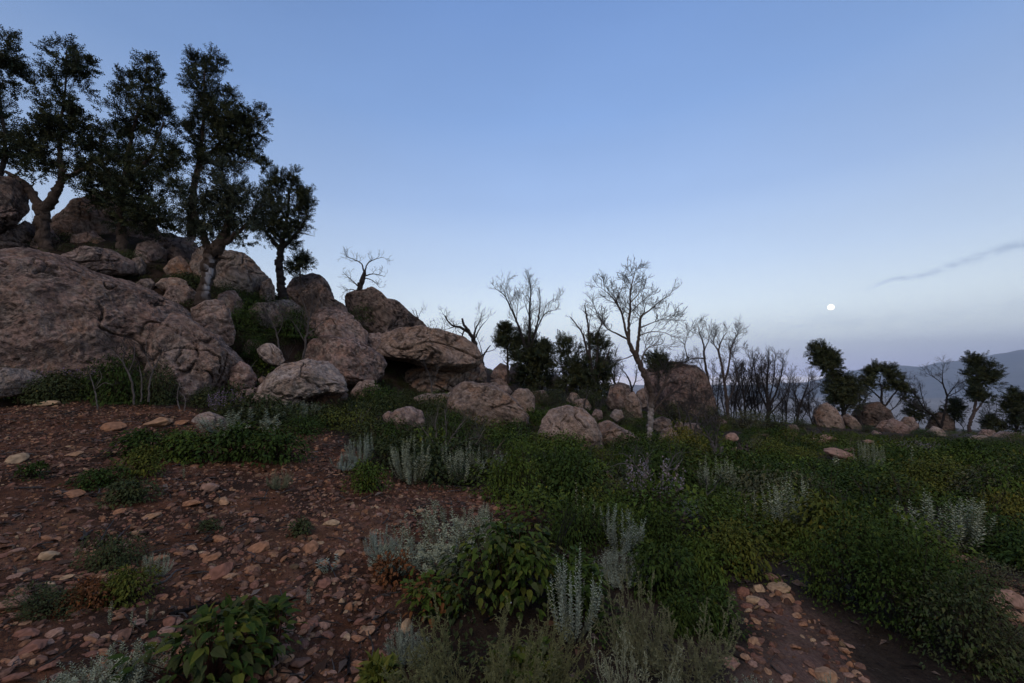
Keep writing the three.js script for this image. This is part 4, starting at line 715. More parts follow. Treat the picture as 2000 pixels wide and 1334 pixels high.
tree('bare_tree', 'tiny bare sapling on the skyline right of the dark summit rock', [816, 628], 25, bare(22, [[[818, 640, 0.06], [816, 622, 0.05], [812, 605, 0.02]], [[816, 624, 0.03], [822, 608, 0.015], [828, 600, 0.006]], [[815, 620, 0.02], [806, 612, 0.01]]], { twigs: { per: [4, 5, 5], len: [0.5, 0.3, 0.2] } }));
tree('dead_tree', 'low twisted dead tree on the skyline behind the wide flat boulder', [925, 668], 21, bare(23, [[[930, 690, 0.16], [926, 668, 0.14], [916, 648, 0.11], [905, 632, 0.08], [903, 622, 0.06]], [[918, 652, 0.09], [900, 640, 0.09], [884, 636, 0.06], [874, 626, 0.045], [869, 616, 0.035]], [[926, 664, 0.09], [928, 645, 0.06], [938, 625, 0.03], [942, 605, 0.012]], [[928, 660, 0.06], [938, 640, 0.035], [952, 624, 0.012]], [[890, 637, 0.05], [876, 642, 0.02], [862, 644, 0.008]], [[907, 645, 0.06], [903, 655, 0.05], [904, 668, 0.045]]], { bark: BARK.char, twigs: { per: [1.6, 4, 5], len: [0.7, 0.4, 0.2] } }));
tree('dead_tree', 'leaning dead branch tree at the right end of the wide flat boulder', [945, 712], 20.8, bare(24, [[[946, 725, 0.1], [942, 700, 0.08], [950, 685, 0.05], [958, 674, 0.03]], [[943, 695, 0.04], [937, 672, 0.02], [930, 655, 0.008]], [[948, 688, 0.03], [962, 684, 0.018], [975, 676, 0.006]]], { bark: BARK.char, twigs: { per: [2.2, 4, 5], len: [0.5, 0.3, 0.2] } }));
tree('bare_tree', 'tall bare tree with wide vase of limbs rising from dark oaks', [1034, 745], 21.2, bare(25, [[[1036, 765, 0.17], [1034, 730, 0.15], [1031, 695, 0.13], [1022, 665, 0.09], [1008, 625, 0.07], [997, 600, 0.055], [985, 577, 0.035], [965, 562, 0.012]], [[1033, 720, 0.12], [1033, 680, 0.10], [1034, 640, 0.08], [1035, 590, 0.06], [1037, 565, 0.035], [1034, 545, 0.012]], [[1034, 700, 0.1], [1042, 660, 0.07], [1051, 625, 0.055], [1055, 590, 0.04], [1053, 560, 0.015]], [[1040, 668, 0.06], [1052, 635, 0.05], [1066, 612, 0.035], [1088, 604, 0.01]], [[1012, 635, 0.045], [1000, 600, 0.03], [990, 570, 0.02], [990, 545, 0.008]], [[1024, 668, 0.05], [1010, 630, 0.03], [1012, 590, 0.02], [1014, 565, 0.008]], [[1060, 618, 0.03], [1068, 595, 0.018], [1084, 582, 0.006]], [[1034, 620, 0.035], [1022, 580, 0.014]]], { bark: BARK.char, twigFrom: 0.6, twigs: { per: [2.6, 4.5, 6], len: [0.75, 0.42, 0.22], lift: 0.5 } }));
tree('oak_tree', 'slim oak with small crown on a thin straight trunk, left of the vase tree', [992, 740], 22.5, { seed: 31, limbs: [[[993, 752, 0.07], [992, 715, 0.06], [991, 680, 0.05], [990, 650, 0.02]]], crown: [[990, 655, 16, 22], [980, 672, 14, 14], [1002, 675, 16, 18], [988, 640, 12, 10], [975, 668, 9, 8]], twigs: { per: [1.5, 3, 4], len: [0.5, 0.3, 0.2] }, density: 1.6 });
tree('oak_tree', 'small oak on a slanting thin trunk in front of the pale round rock', [1020, 740], 22.2, { seed: 32, limbs: [[[1021, 752, 0.06], [1018, 720, 0.05], [1012, 690, 0.03]], [[1018, 722, 0.03], [1006, 700, 0.02]]], crown: [[1012, 680, 18, 22], [1020, 660, 12, 14], [1008, 700, 16, 10]], density: 1.5 });
tree('oak_thicket', 'dense black green oak thicket around the foot of the vase tree', [1050, 760], 21.4, { seed: 33, limbs: [[[1050, 772, 0.09], [1050, 720, 0.06], [1052, 670, 0.02]], [[1045, 768, 0.06], [1036, 720, 0.04], [1030, 680, 0.02]], [[1055, 768, 0.06], [1068, 720, 0.035], [1072, 680, 0.015]]], crown: [[1050, 672, 22, 22], [1040, 700, 34, 28], [1062, 705, 22, 34], [1048, 738, 32, 26], [1030, 732, 22, 22], [1068, 690, 10, 24]], density: 1.7 });
tree('oak_thicket', 'loose many stemmed oak bush between the vase tree and the forked dead trunk', [1115, 775], 20.3, { seed: 34, limbs: [[[1115, 790, 0.07], [1114, 740, 0.04], [1110, 690, 0.015]], [[1117, 788, 0.05], [1125, 730, 0.03], [1132, 670, 0.008]], [[1112, 788, 0.05], [1100, 730, 0.03], [1090, 670, 0.008]]], crown: [[1098, 680, 14, 20, 0, 0.7], [1118, 685, 20, 24, 0, 0.7], [1108, 715, 30, 24], [1130, 735, 22, 26], [1115, 755, 34, 24]], twigs: { per: [3, 4, 5], len: [0.6, 0.35, 0.2] }, leaf: [[0.055, 0.065, 0.034], GREEN.oak], density: 1.25 });
tree('dead_tree', 'forked dead trunk with broken limb tips above a green bush', [1162, 778], 19.6, bare(26, [[[1163, 795, 0.17], [1160, 750, 0.14], [1154, 715, 0.12], [1151, 680, 0.085], [1149, 640, 0.065], [1145, 615, 0.05], [1142, 596, 0.035]], [[1155, 718, 0.1], [1145, 680, 0.07], [1136, 648, 0.05], [1124, 632, 0.04], [1114, 619, 0.03]], [[1160, 735, 0.1], [1167, 690, 0.07], [1168, 650, 0.05], [1175, 632, 0.04], [1177, 610, 0.03]], [[1169, 645, 0.035], [1180, 628, 0.025], [1190, 615, 0.012]], [[1162, 750, 0.07], [1175, 720, 0.06], [1188, 690, 0.05], [1191, 680, 0.035]], [[1150, 655, 0.03], [1153, 620, 0.02], [1160, 590, 0.006]]], { bark: BARK.dark, twigFrom: 0.6, twigs: { per: [1.1, 3.5, 5], len: [0.6, 0.35, 0.2] } }));
tree('oak_thicket', 'dark green oak bush wrapped round the forked dead trunk', [1168, 780], 19.9, { seed: 35, limbs: [[[1168, 792, 0.07], [1168, 740, 0.04], [1164, 680, 0.015]]], crown: [[1162, 665, 16, 18, 0, 0.8], [1172, 690, 24, 24], [1160, 715, 24, 26], [1180, 730, 18, 26], [1150, 745, 24, 30], [1172, 760, 28, 26]], density: 1.4 });
tree('bare_tree', 'largest bare tree of all, pale footed leaning trunk at the centre right', [1263, 878], 11.6, bare(27, [[[1258, 886, 0.16], [1265, 862, 0.115], [1270, 830, 0.105], [1271, 800, 0.11], [1273, 775, 0.125], [1264, 745, 0.115], [1253, 720, 0.11], [1243, 697, 0.105], [1230, 672, 0.075], [1228, 640, 0.055], [1231, 600, 0.042], [1231, 570, 0.03], [1238, 540, 0.018], [1243, 518, 0.006]], [[1229, 668, 0.062], [1221, 640, 0.05], [1214, 610, 0.038], [1199, 585, 0.024], [1184, 570, 0.014], [1165, 556, 0.005]], [[1243, 697, 0.08], [1247, 665, 0.062], [1250, 630, 0.05], [1252, 618, 0.045], [1266, 608, 0.03], [1290, 588, 0.016], [1305, 578, 0.006]], [[1226, 662, 0.045], [1205, 652, 0.034], [1184, 640, 0.024], [1172, 620, 0.014], [1160, 600, 0.005]], [[1214, 612, 0.024], [1205, 590, 0.016], [1215, 560, 0.01], [1218, 530, 0.004]], [[1251, 640, 0.03], [1270, 632, 0.022], [1296, 622, 0.013], [1315, 612, 0.005]], [[1249, 655, 0.026], [1272, 648, 0.018], [1298, 650, 0.01], [1318, 658, 0.004]], [[1252, 712, 0.04], [1258, 690, 0.03], [1268, 678, 0.02], [1292, 672, 0.006]], [[1240, 692, 0.03], [1222, 700, 0.02], [1202, 704, 0.007]], [[1273, 800, 0.055], [1283, 778, 0.045], [1300, 745, 0.035], [1312, 722, 0.022], [1335, 705, 0.006]], [[1270, 815, 0.05], [1290, 788, 0.038], [1312, 768, 0.028], [1338, 769, 0.014], [1352, 776, 0.005]], [[1232, 590, 0.026], [1248, 572, 0.016], [1258, 545, 0.006]], [[1232, 610, 0.026], [1246, 596, 0.018], [1268, 576, 0.008]]], { bark: [0.14, 0.105, 0.085], patch: { c: [0.50, 0.44, 0.40], f: (t, p) => 1 - sst(0.16, 0.30, t + 0.05 * noise(p.x * 6, p.y * 4, p.z * 6)) }, bumpy: 0.07, twigFrom: 0.55, twigs: { per: [4.6, 7, 9], len: [0.62, 0.30, 0.15], rad: [0.014, 0.008, 0.006], min: 0.0042, forward: 1.2, up: 0.1, lift: 0.25, kink: 0.12 } }));
tree('bare_bush', 'low tangle of bare grey twigs right of the pale footed trunk', [1330, 830], 15, bare(28, [[[1332, 845, 0.04], [1325, 800, 0.03], [1310, 760, 0.012]], [[1334, 842, 0.035], [1345, 800, 0.025], [1355, 755, 0.01]], [[1330, 840, 0.03], [1300, 800, 0.02], [1285, 770, 0.008]], [[1336, 840, 0.03], [1370, 800, 0.02], [1385, 775, 0.008]]], { bark: [0.13, 0.115, 0.11], twigs: { per: [6, 7, 7], len: [0.5, 0.3, 0.18], rad: [0.012, 0.006, 0.003] } }));
tree('oak_sapling', 'round topped small oak in front of the great brown dome', [1286, 770], 20.2, { seed: 36, limbs: [[[1287, 790, 0.06], [1286, 750, 0.05], [1286, 710, 0.02]]], crown: [[1285, 698, 24, 13], [1290, 716, 24, 16], [1278, 712, 18, 14]], twigs: { per: [1.5, 3, 4], len: [0.5, 0.3, 0.2] }, density: 1.7, leafScale: 0.85 });
tree('bare_tree', 'bare tree leaning left with broken branch above the great dome', [1400, 825], 22, bare(29, [[[1404, 835, 0.13], [1396, 790, 0.12], [1384, 745, 0.10], [1376, 700, 0.08], [1374, 672, 0.06], [1366, 650, 0.03], [1362, 632, 0.01]], [[1376, 700, 0.06], [1355, 700, 0.05], [1340, 706, 0.04], [1325, 715, 0.03]], [[1345, 702, 0.05], [1338, 680, 0.035], [1342, 655, 0.02], [1352, 640, 0.008]], [[1375, 685, 0.05], [1385, 660, 0.03], [1380, 640, 0.01]], [[1384, 745, 0.05], [1372, 720, 0.03], [1358, 690, 0.01]]], { bark: [0.085, 0.068, 0.06], twigFrom: 0.5, twigs: { per: [3.6, 4.5, 6], len: [0.75, 0.42, 0.22] } }));
tree('bare_tree', 'tall pale trunked bare tree right of the great dome', [1421, 830], 21, bare(30, [[[1422, 835, 0.14], [1420, 795, 0.12], [1416, 755, 0.10], [1409, 710, 0.085], [1404, 685, 0.06], [1412, 660, 0.04], [1420, 648, 0.012]], [[1416, 745, 0.08], [1424, 710, 0.06], [1428, 680, 0.045], [1440, 655, 0.02], [1446, 645, 0.008]], [[1405, 690, 0.05], [1394, 668, 0.035], [1400, 645, 0.012]], [[1420, 790, 0.06], [1436, 750, 0.04], [1440, 720, 0.02]]], { bark: [0.10, 0.078, 0.066], twigFrom: 0.5, twigs: { per: [4, 4.5, 6], len: [0.7, 0.4, 0.22] } }));
tree('bare_tree', 'dense bare tree with upright fan of branches behind the field', [1500, 818], 23, bare(37, [[[1502, 828, 0.17], [1500, 795, 0.14], [1498, 760, 0.10], [1500, 720, 0.06], [1502, 690, 0.015]], [[1500, 800, 0.1], [1482, 760, 0.07], [1474, 720, 0.04], [1470, 695, 0.012]], [[1501, 800, 0.1], [1518, 760, 0.07], [1528, 720, 0.04], [1530, 695, 0.012]], [[1500, 785, 0.07], [1488, 735, 0.045], [1486, 695, 0.012]], [[1501, 785, 0.07], [1512, 735, 0.045], [1514, 690, 0.012]], [[1503, 810, 0.07], [1535, 770, 0.045], [1546, 730, 0.015]]], { bark: BARK.char, twigFrom: 0.3, twigs: { per: [4.5, 5, 6], len: [0.6, 0.38, 0.2], lift: 0.7 } }));
tree('bare_tree', 'slim bare tree between the pale trunked one and the upright fan', [1455, 822], 22.5, bare(38, [[[1456, 830, 0.09], [1454, 790, 0.075], [1450, 750, 0.05], [1446, 712, 0.015]], [[1454, 780, 0.05], [1466, 745, 0.03], [1470, 715, 0.01]], [[1452, 770, 0.04], [1440, 740, 0.025], [1432, 712, 0.008]]], { bark: BARK.char, twigFrom: 0.3, twigs: { per: [3.5, 4.5, 5], len: [0.55, 0.35, 0.2] } }));
tree('bare_tree', 'second slim bare tree, just left of the upright fan', [1476, 820], 24, bare(39, [[[1477, 828, 0.08], [1474, 790, 0.065], [1470, 760, 0.045], [1464, 725, 0.015]], [[1474, 785, 0.045], [1482, 755, 0.03], [1482, 730, 0.01]]], { bark: BARK.char, twigFrom: 0.3, twigs: { per: [3.5, 4.5, 5], len: [0.55, 0.35, 0.2] } }));
tree('bare_tree', 'bare tree leaning right, next to the tall bushy two tiered oak', [1560, 815], 23.5, bare(40, [[[1556, 825, 0.11], [1562, 795, 0.09], [1570, 772, 0.065], [1578, 750, 0.04], [1580, 730, 0.012]], [[1562, 795, 0.06], [1552, 765, 0.04], [1548, 738, 0.012]], [[1570, 775, 0.05], [1590, 758, 0.03], [1600, 748, 0.01]]], { bark: BARK.char, twigFrom: 0.4, twigs: { per: [3, 4.5, 5], len: [0.6, 0.38, 0.2] } }));
tree('bare_tree', 'thin bare sapling among dead stems right of the upright fan', [1535, 820], 25, bare(41, [[[1535, 828, 0.07], [1537, 790, 0.055], [1542, 760, 0.03], [1545, 740, 0.01]], [[1536, 790, 0.035], [1528, 765, 0.02], [1526, 745, 0.008]]], { bark: BARK.char, twigFrom: 0.3, twigs: { per: [3.5, 4.5, 5], len: [0.5, 0.32, 0.2] } }));
tree('bare_tree', 'small black bare tree under the branches of the largest bare tree', [1232, 775], 22, bare(42, [[[1233, 785, 0.09], [1234, 762, 0.08], [1230, 745, 0.06], [1222, 730, 0.035], [1212, 718, 0.01]], [[1234, 762, 0.05], [1242, 740, 0.035], [1244, 715, 0.01]]], { bark: BARK.char, twigFrom: 0.4, twigs: { per: [3, 4.5, 5], len: [0.5, 0.32, 0.2] } }));
tree('bare_tree', 'bare dark sapling on the crest right of the forked dead trunk', [1205, 778], 22, bare(43, [[[1206, 790, 0.08], [1202, 755, 0.065], [1196, 735, 0.04], [1192, 715, 0.012]], [[1203, 758, 0.04], [1210, 740, 0.025], [1214, 722, 0.008]]], { bark: BARK.char, twigFrom: 0.4, twigs: { per: [3.5, 4.5, 5], len: [0.5, 0.32, 0.2] } }));
// ---- trees on the right
tree('oak_tree', 'tall two tiered bushy oak behind the upright rounded boulder', [1655, 832], 27, { seed: 51, limbs: [[[1658, 842, 0.18], [1648, 805, 0.15], [1638, 765, 0.11], [1622, 725, 0.08], [1612, 690, 0.03]], [[1648, 805, 0.08], [1665, 780, 0.05], [1672, 760, 0.02]], [[1625, 735, 0.05], [1598, 710, 0.03], [1588, 690, 0.01]]], crown: [[1606, 690, 18, 18], [1590, 690, 10, 14], [1618, 700, 24, 20], [1605, 715, 18, 16], [1628, 715, 16, 14], [1642, 745, 26, 20], [1632, 765, 30, 24], [1655, 768, 24, 24], [1645, 785, 28, 16]], density: 1.7, leaf: [[0.055, 0.064, 0.032], GREEN.oak], leafScale: 1.1 });
tree('oak_sapling', 'thin greyish oak close behind the right side of the two tiered oak', [1680, 825], 28, { seed: 52, limbs: [[[1682, 838, 0.07], [1680, 800, 0.05], [1678, 765, 0.02]]], crown: [[1676, 755, 14, 16, 0, 0.6], [1682, 775, 16, 18, 0, 0.7], [1674, 795, 14, 14, 0, 0.7]], twigs: { per: [3, 4, 5], len: [0.6, 0.35, 0.2] }, density: 1.2, leaf: [[0.075, 0.08, 0.055]] });
tree('oak_tree', 'umbrella shaped sparse oak with dark curving limbs on the right', [1734, 828], 28, { seed: 53, bark: BARK.char, limbs: [[[1738, 838, 0.17], [1728, 805, 0.14], [1722, 785, 0.10], [1722, 765, 0.07], [1718, 745, 0.03]], [[1726, 798, 0.08], [1742, 775, 0.06], [1756, 758, 0.03]], [[1722, 780, 0.07], [1705, 765, 0.05], [1690, 752, 0.02]], [[1730, 808, 0.06], [1748, 795, 0.04], [1766, 770, 0.012]]], crown: [[1700, 735, 18, 14, 0, 0.9], [1722, 728, 26, 16], [1745, 738, 18, 14], [1735, 750, 18, 12, 0, 0.8], [1690, 748, 12, 10], [1760, 755, 16, 10], [1764, 770, 10, 12, 0, 0.6]], twigs: { per: [2, 3.5, 4], len: [0.7, 0.4, 0.22] }, density: 1.6, leaf: [[0.062, 0.07, 0.034], GREEN.oak], leafScale: 1.1 });
tree('dead_tree', 'black many limbed dead tree leaning left before the blue range', [1835, 838], 27.5, bare(54, [[[1834, 848, 0.14], [1846, 800, 0.12], [1849, 772, 0.10], [1842, 750, 0.065], [1841, 725, 0.03], [1846, 708, 0.01]], [[1838, 835, 0.15], [1822, 812, 0.12], [1806, 798, 0.09], [1790, 775, 0.06], [1778, 755, 0.03], [1772, 738, 0.01]], [[1849, 775, 0.07], [1862, 758, 0.05], [1872, 745, 0.02]], [[1843, 752, 0.05], [1826, 738, 0.035], [1806, 728, 0.012]], [[1808, 800, 0.06], [1800, 770, 0.04], [1796, 748, 0.015]], [[1850, 775, 0.06], [1870, 765, 0.04], [1888, 752, 0.012]], [[1824, 812, 0.06], [1796, 800, 0.04], [1776, 785, 0.015]]], { bark: BARK.char, twigFrom: 0.4, twigs: { per: [2.4, 4, 5], len: [0.8, 0.45, 0.24], rad: [0.03, 0.013, 0.006] } }));
tree('oak_sapling', 'small grey green oak between the dead tree and the tall right oak', [1862, 835], 28, { seed: 55, limbs: [[[1864, 845, 0.07], [1864, 815, 0.05], [1862, 795, 0.02]]], crown: [[1864, 790, 16, 16], [1858, 805, 16, 14], [1872, 808, 12, 12]], density: 1.5 });
tree('oak_sapling', 'small oak bush left of the dead tree', [1785, 830], 28.5, { seed: 56, limbs: [[[1786, 842, 0.06], [1786, 815, 0.04], [1784, 795, 0.02]]], crown: [[1782, 772, 14, 12, 0, 0.6], [1790, 800, 14, 14], [1776, 812, 10, 12], [1806, 810, 14, 12]], density: 1.3 });
tree('oak_tree', 'tall leaning oak with ragged windswept crown near the right edge', [1898, 842], 26, { seed: 57, bark: [0.10, 0.075, 0.065], limbs: [[[1896, 856, 0.14], [1893, 832, 0.12], [1902, 805, 0.11], [1906, 780, 0.085], [1910, 745, 0.05], [1908, 715, 0.02]], [[1901, 808, 0.08], [1916, 790, 0.06], [1930, 772, 0.03]], [[1908, 760, 0.05], [1930, 740, 0.03], [1946, 728, 0.012]]], crown: [[1898, 705, 14, 10], [1915, 712, 24, 14], [1935, 725, 18, 14], [1905, 730, 22, 14], [1925, 745, 26, 16], [1900, 755, 18, 14], [1912, 772, 24, 14], [1925, 775, 16, 10], [1944, 740, 10, 10]], twigs: { per: [1.6, 3, 4], len: [0.7, 0.4, 0.2] }, density: 1.6 });
tree('oak_tree', 'dark bushy oak cut by the right edge', [1985, 858], 26, { seed: 58, limbs: [[[1985, 868, 0.13], [1984, 830, 0.09], [1982, 790, 0.03]]], crown: [[1978, 775, 18, 16], [1995, 785, 22, 20], [1975, 805, 20, 22], [1998, 815, 24, 22], [1982, 832, 22, 14]], density: 1.7 });
tree('bare_bush', 'thin bare bush between the two right edge oaks', [1945, 852], 27, bare(59, [[[1946, 860, 0.05], [1944, 820, 0.035], [1948, 780, 0.012]], [[1945, 855, 0.04], [1935, 815, 0.025], [1932, 785, 0.008]], [[1947, 855, 0.04], [1958, 820, 0.025], [1962, 785, 0.008]]], { bark: BARK.char, twigs: { per: [3, 4.5, 5], len: [0.6, 0.35, 0.2] } }));
tree('oak_sapling', 'low dark oak bush at the foot of the thin bare bush near the right edge', [1938, 848], 26.6, { seed: 60, limbs: [[[1938, 856, 0.05], [1938, 830, 0.03]]], crown: [[1936, 822, 16, 14], [1944, 838, 18, 12], [1928, 840, 12, 10]], density: 1.5 });

tree('bare_thicket', 'tangle of thin bare stems behind and left of the upright fan tree', [1455, 822], 24.5, bare(141, Array.from({ length: 9 }, (_, k) => { const x = 1428 + k * 10.5 + 4 * Math.sin(k * 5), h = 95 + 26 * Math.sin(k * 2.3); return [[x, 832, 0.06], [x + 5 * Math.sin(k * 7), 832 - h * 0.2, 0.05], [x + 11 * Math.sin(k * 3), 832 - h * 0.45, 0.04], [x + 10 * Math.sin(k * 1.7), 832 - h * 0.8, 0.025], [x + 13 * Math.sin(k * 1.3), 832 - h, 0.008]]; }), { bareTrunk: false, bark: BARK.char, twigs: { min: 0.007, per: [5, 6, 5], len: [0.6, 0.4, 0.2], lift: 0.5 } }));
tree('bare_thicket', 'tangle of thin bare stems between the upright fan tree and the two tiered oak', [1560, 820], 25.5, bare(142, Array.from({ length: 7 }, (_, k) => { const x = 1528 + k * 11 + 4 * Math.sin(k * 4), h = 80 + 18 * Math.sin(k * 2.9); return [[x, 832, 0.05], [x + 6 * Math.sin(k * 6.1), 832 - h * 0.2, 0.045], [x + 11 * Math.sin(k * 3.3), 832 - h * 0.5, 0.035], [x + 9 * Math.sin(k * 1.9), 832 - h, 0.008]]; }), { bareTrunk: false, bark: BARK.char, twigs: { min: 0.007, per: [5, 6, 5], len: [0.6, 0.4, 0.2], lift: 0.4 } }));
tree('bare_thicket', 'low thicket of bare twigs on the skyline between the layered boulder and oaks', [1095, 760], 22.8, bare(143, Array.from({ length: 6 }, (_, k) => { const x = 1080 + k * 24 + 5 * Math.sin(k * 4), h = 70 + 18 * Math.sin(k * 2.9); return [[x, 775, 0.045], [x + 6 * Math.sin(k * 3.3), 775 - h * 0.45, 0.03], [x + 10 * Math.sin(k * 1.9), 775 - h, 0.008]]; }), { bareTrunk: false, bark: BARK.char, twigs: { min: 0.007, per: [5, 6, 5], len: [0.6, 0.4, 0.2], lift: 0.4 } }));
tree('bare_thicket', 'fine bare scrub along the skyline right of the dark summit rock', [870, 645], 24, bare(144, Array.from({ length: 6 }, (_, k) => { const x = 838 + k * 11, h = 28 + 8 * Math.sin(k * 2.9); return [[x, 662, 0.03], [x + 4 * Math.sin(k * 3.3), 662 - h * 0.5, 0.02], [x + 7 * Math.sin(k * 1.9), 662 - h, 0.006]]; }), { bareTrunk: false, bark: BARK.char, twigs: { per: [3, 4, 4], len: [0.5, 0.3, 0.2], lift: 0.3 } }));
tree('bare_thicket', 'row of thin dead trees between the great dome and the tall pale trunked tree', [1415, 825], 24.8, bare(145, Array.from({ length: 7 }, (_, k) => { const x = 1392 + k * 13 + 4 * Math.sin(k * 5), h = 130 + 34 * Math.sin(k * 2.7); return [[x, 836, 0.07], [x + 7 * Math.sin(k * 6.3), 836 - h * 0.25, 0.055], [x + 13 * Math.sin(k * 2.9), 836 - h * 0.6, 0.035], [x + 17 * Math.sin(k * 1.3), 836 - h, 0.008]]; }), { bareTrunk: false, bark: BARK.char, twigs: { min: 0.007, per: [3.5, 5, 5], len: [0.7, 0.42, 0.2], lift: 0.4 } }));
tree('bare_thicket', 'thin dead stems among the trees on the right before the blue range', [1820, 840], 28.5, bare(146, Array.from({ length: 8 }, (_, k) => { const x = 1690 + k * 33 + 8 * Math.sin(k * 5), h = 62 + 22 * Math.sin(k * 2.7); return [[x, 850, 0.06], [x + 8 * Math.sin(k * 6.3), 850 - h * 0.3, 0.045], [x + 14 * Math.sin(k * 2.9), 850 - h * 0.65, 0.028], [x + 18 * Math.sin(k * 1.3), 850 - h, 0.008]]; }), { bareTrunk: false, bark: BARK.char, twigs: { min: 0.007, per: [3, 4.5, 5], len: [0.6, 0.4, 0.2], lift: 0.3 } }));
// ---- bare bushes and dead stems among rocks and field
function stems(name, label, d, paths, more = {}) { const o = bare(more.seed || Math.round(paths[0][0][0] * 3 + paths[0][0][1]), paths, { bareTrunk: false, wig: 0.8, thin: 1.15, ...more }); const g = tree(name, label, [paths[0][0][0], paths[0][0][1]], d, o); g.userData.category = more.category || 'dead shrub'; return g; }
stems('bare_bush', 'bare grey bush standing before the split boulder', 13.4, [[[592, 700, 0.035], [598, 660, 0.03], [602, 625, 0.022], [592, 590, 0.012], [578, 560, 0.005]], [[601, 630, 0.02], [615, 600, 0.012], [628, 575, 0.005]], [[598, 655, 0.02], [630, 630, 0.012], [652, 610, 0.004]], [[600, 640, 0.018], [610, 590, 0.012], [604, 548, 0.004]], [[596, 670, 0.016], [580, 640, 0.01], [560, 615, 0.004]]], { bark: [0.17, 0.15, 0.14], twigBark: [0.16, 0.14, 0.13], twigs: { per: [6, 7, 7], len: [0.45, 0.28, 0.16], rad: [0.009, 0.005, 0.003], min: 0.0016 } });
stems('bare_bush', 'small crooked bare shrub left of the bare grey bush', 12.9, [[[545, 690, 0.025], [540, 650, 0.02], [528, 625, 0.012], [515, 600, 0.005]], [[541, 655, 0.014], [552, 630, 0.008], [548, 605, 0.003]]], { bark: [0.19, 0.17, 0.155], twigs: { per: [4, 5, 6], len: [0.4, 0.25, 0.15], rad: [0.008, 0.004, 0.003] } });
stems('bare_bush', 'bare sapling before the hollow of the wide flat boulder', 14.8, [[[846, 785, 0.03], [842, 750, 0.022], [836, 725, 0.012], [826, 705, 0.005]], [[843, 755, 0.015], [852, 730, 0.01], [858, 712, 0.004]]], { bark: [0.17, 0.15, 0.14], twigs: { per: [4, 5, 6], len: [0.4, 0.26, 0.16], rad: [0.008, 0.005, 0.003] } });
stems('dead_shrub', 'dead forked branches rising from the green bush under the huge slab', 8.6, [[[262, 790, 0.022], [256, 740, 0.02], [240, 705, 0.016], [248, 672, 0.008]], [[252, 725, 0.014], [262, 700, 0.011], [262, 665, 0.005]], [[290, 785, 0.02], [295, 735, 0.016], [310, 700, 0.012], [325, 672, 0.005]], [[240, 708, 0.011], [225, 690, 0.008], [212, 675, 0.003]], [[298, 725, 0.012], [285, 690, 0.008], [286, 660, 0.004]], [[275, 785, 0.016], [277, 745, 0.014], [272, 715, 0.006]]], { bark: [0.24, 0.21, 0.19], twigs: { per: [3, 4, 4], len: [0.35, 0.2, 0.12], rad: [0.007, 0.004, 0.003] } });
stems('dead_shrub', 'pale crooked dead stem at the left of the bush under the huge slab', 8.2, [[[190, 800, 0.016], [186, 765, 0.014], [178, 740, 0.009], [172, 722, 0.004]], [[187, 760, 0.01], [204, 748, 0.008], [220, 752, 0.003]], [[188, 755, 0.009], [198, 738, 0.006], [194, 722, 0.003]]], { bark: [0.27, 0.24, 0.21], twigs: { per: [2, 3, 3], len: [0.25, 0.16, 0.1], rad: [0.006, 0.004, 0.003] } });
stems('dead_shrub', 'two thin pale dead stems before the foot of the huge slab', 8.8, [[[352, 806, 0.014], [346, 775, 0.012], [352, 745, 0.005]], [[360, 806, 0.014], [362, 780, 0.011], [350, 765, 0.005]]], { bark: [0.29, 0.25, 0.23], twigs: { per: [1.2, 2, 2], len: [0.25, 0.16, 0.1], rad: [0.005, 0.003, 0.002] } });
stems('dead_shrub', 'dry pale arching branches between the grey sages and central boulder', 7.6, [[[862, 880, 0.014], [850, 840, 0.012], [856, 800, 0.006]], [[868, 882, 0.014], [888, 845, 0.011], [912, 815, 0.005]], [[872, 884, 0.013], [905, 862, 0.010], [940, 850, 0.004]], [[866, 880, 0.012], [872, 840, 0.009], [868, 800, 0.004]], [[860, 878, 0.012], [835, 850, 0.009], [822, 830, 0.004]], [[880, 885, 0.012], [925, 870, 0.008], [948, 835, 0.004]]], { bark: [0.30, 0.26, 0.23], twigBark: [0.28, 0.24, 0.21], twigs: { per: [7, 8, 6], len: [0.34, 0.2, 0.12], rad: [0.006, 0.004, 0.0025], min: 0.0016 } });
stems('dead_shrub', 'grey burnt bush with broken stems behind the yellow green leaves', 8.8, [[[1402, 912, 0.05], [1396, 880, 0.04], [1386, 855, 0.02], [1372, 830, 0.006]], [[1403, 905, 0.045], [1410, 872, 0.03]], [[1398, 885, 0.025], [1400, 850, 0.012], [1408, 825, 0.004]], [[1394, 870, 0.02], [1378, 850, 0.01], [1362, 842, 0.004]]], { bark: [0.20, 0.18, 0.17], twigBark: [0.18, 0.16, 0.15], twigs: { per: [5, 6, 6], len: [0.35, 0.22, 0.14], rad: [0.008, 0.005, 0.003] } });
stems('tree_stump', 'charred splintered stump in the green field', 9.3, [[[1449, 902, 0.07], [1446, 880, 0.05], [1442, 866, 0.02]], [[1452, 900, 0.06], [1458, 880, 0.04], [1460, 868, 0.015]], [[1440, 902, 0.05], [1434, 888, 0.03], [1432, 876, 0.01]]], { bark: [0.15, 0.12, 0.11], category: 'stump', twigs: { per: [1, 1, 1], len: [0.15, 0.1, 0.05] } });
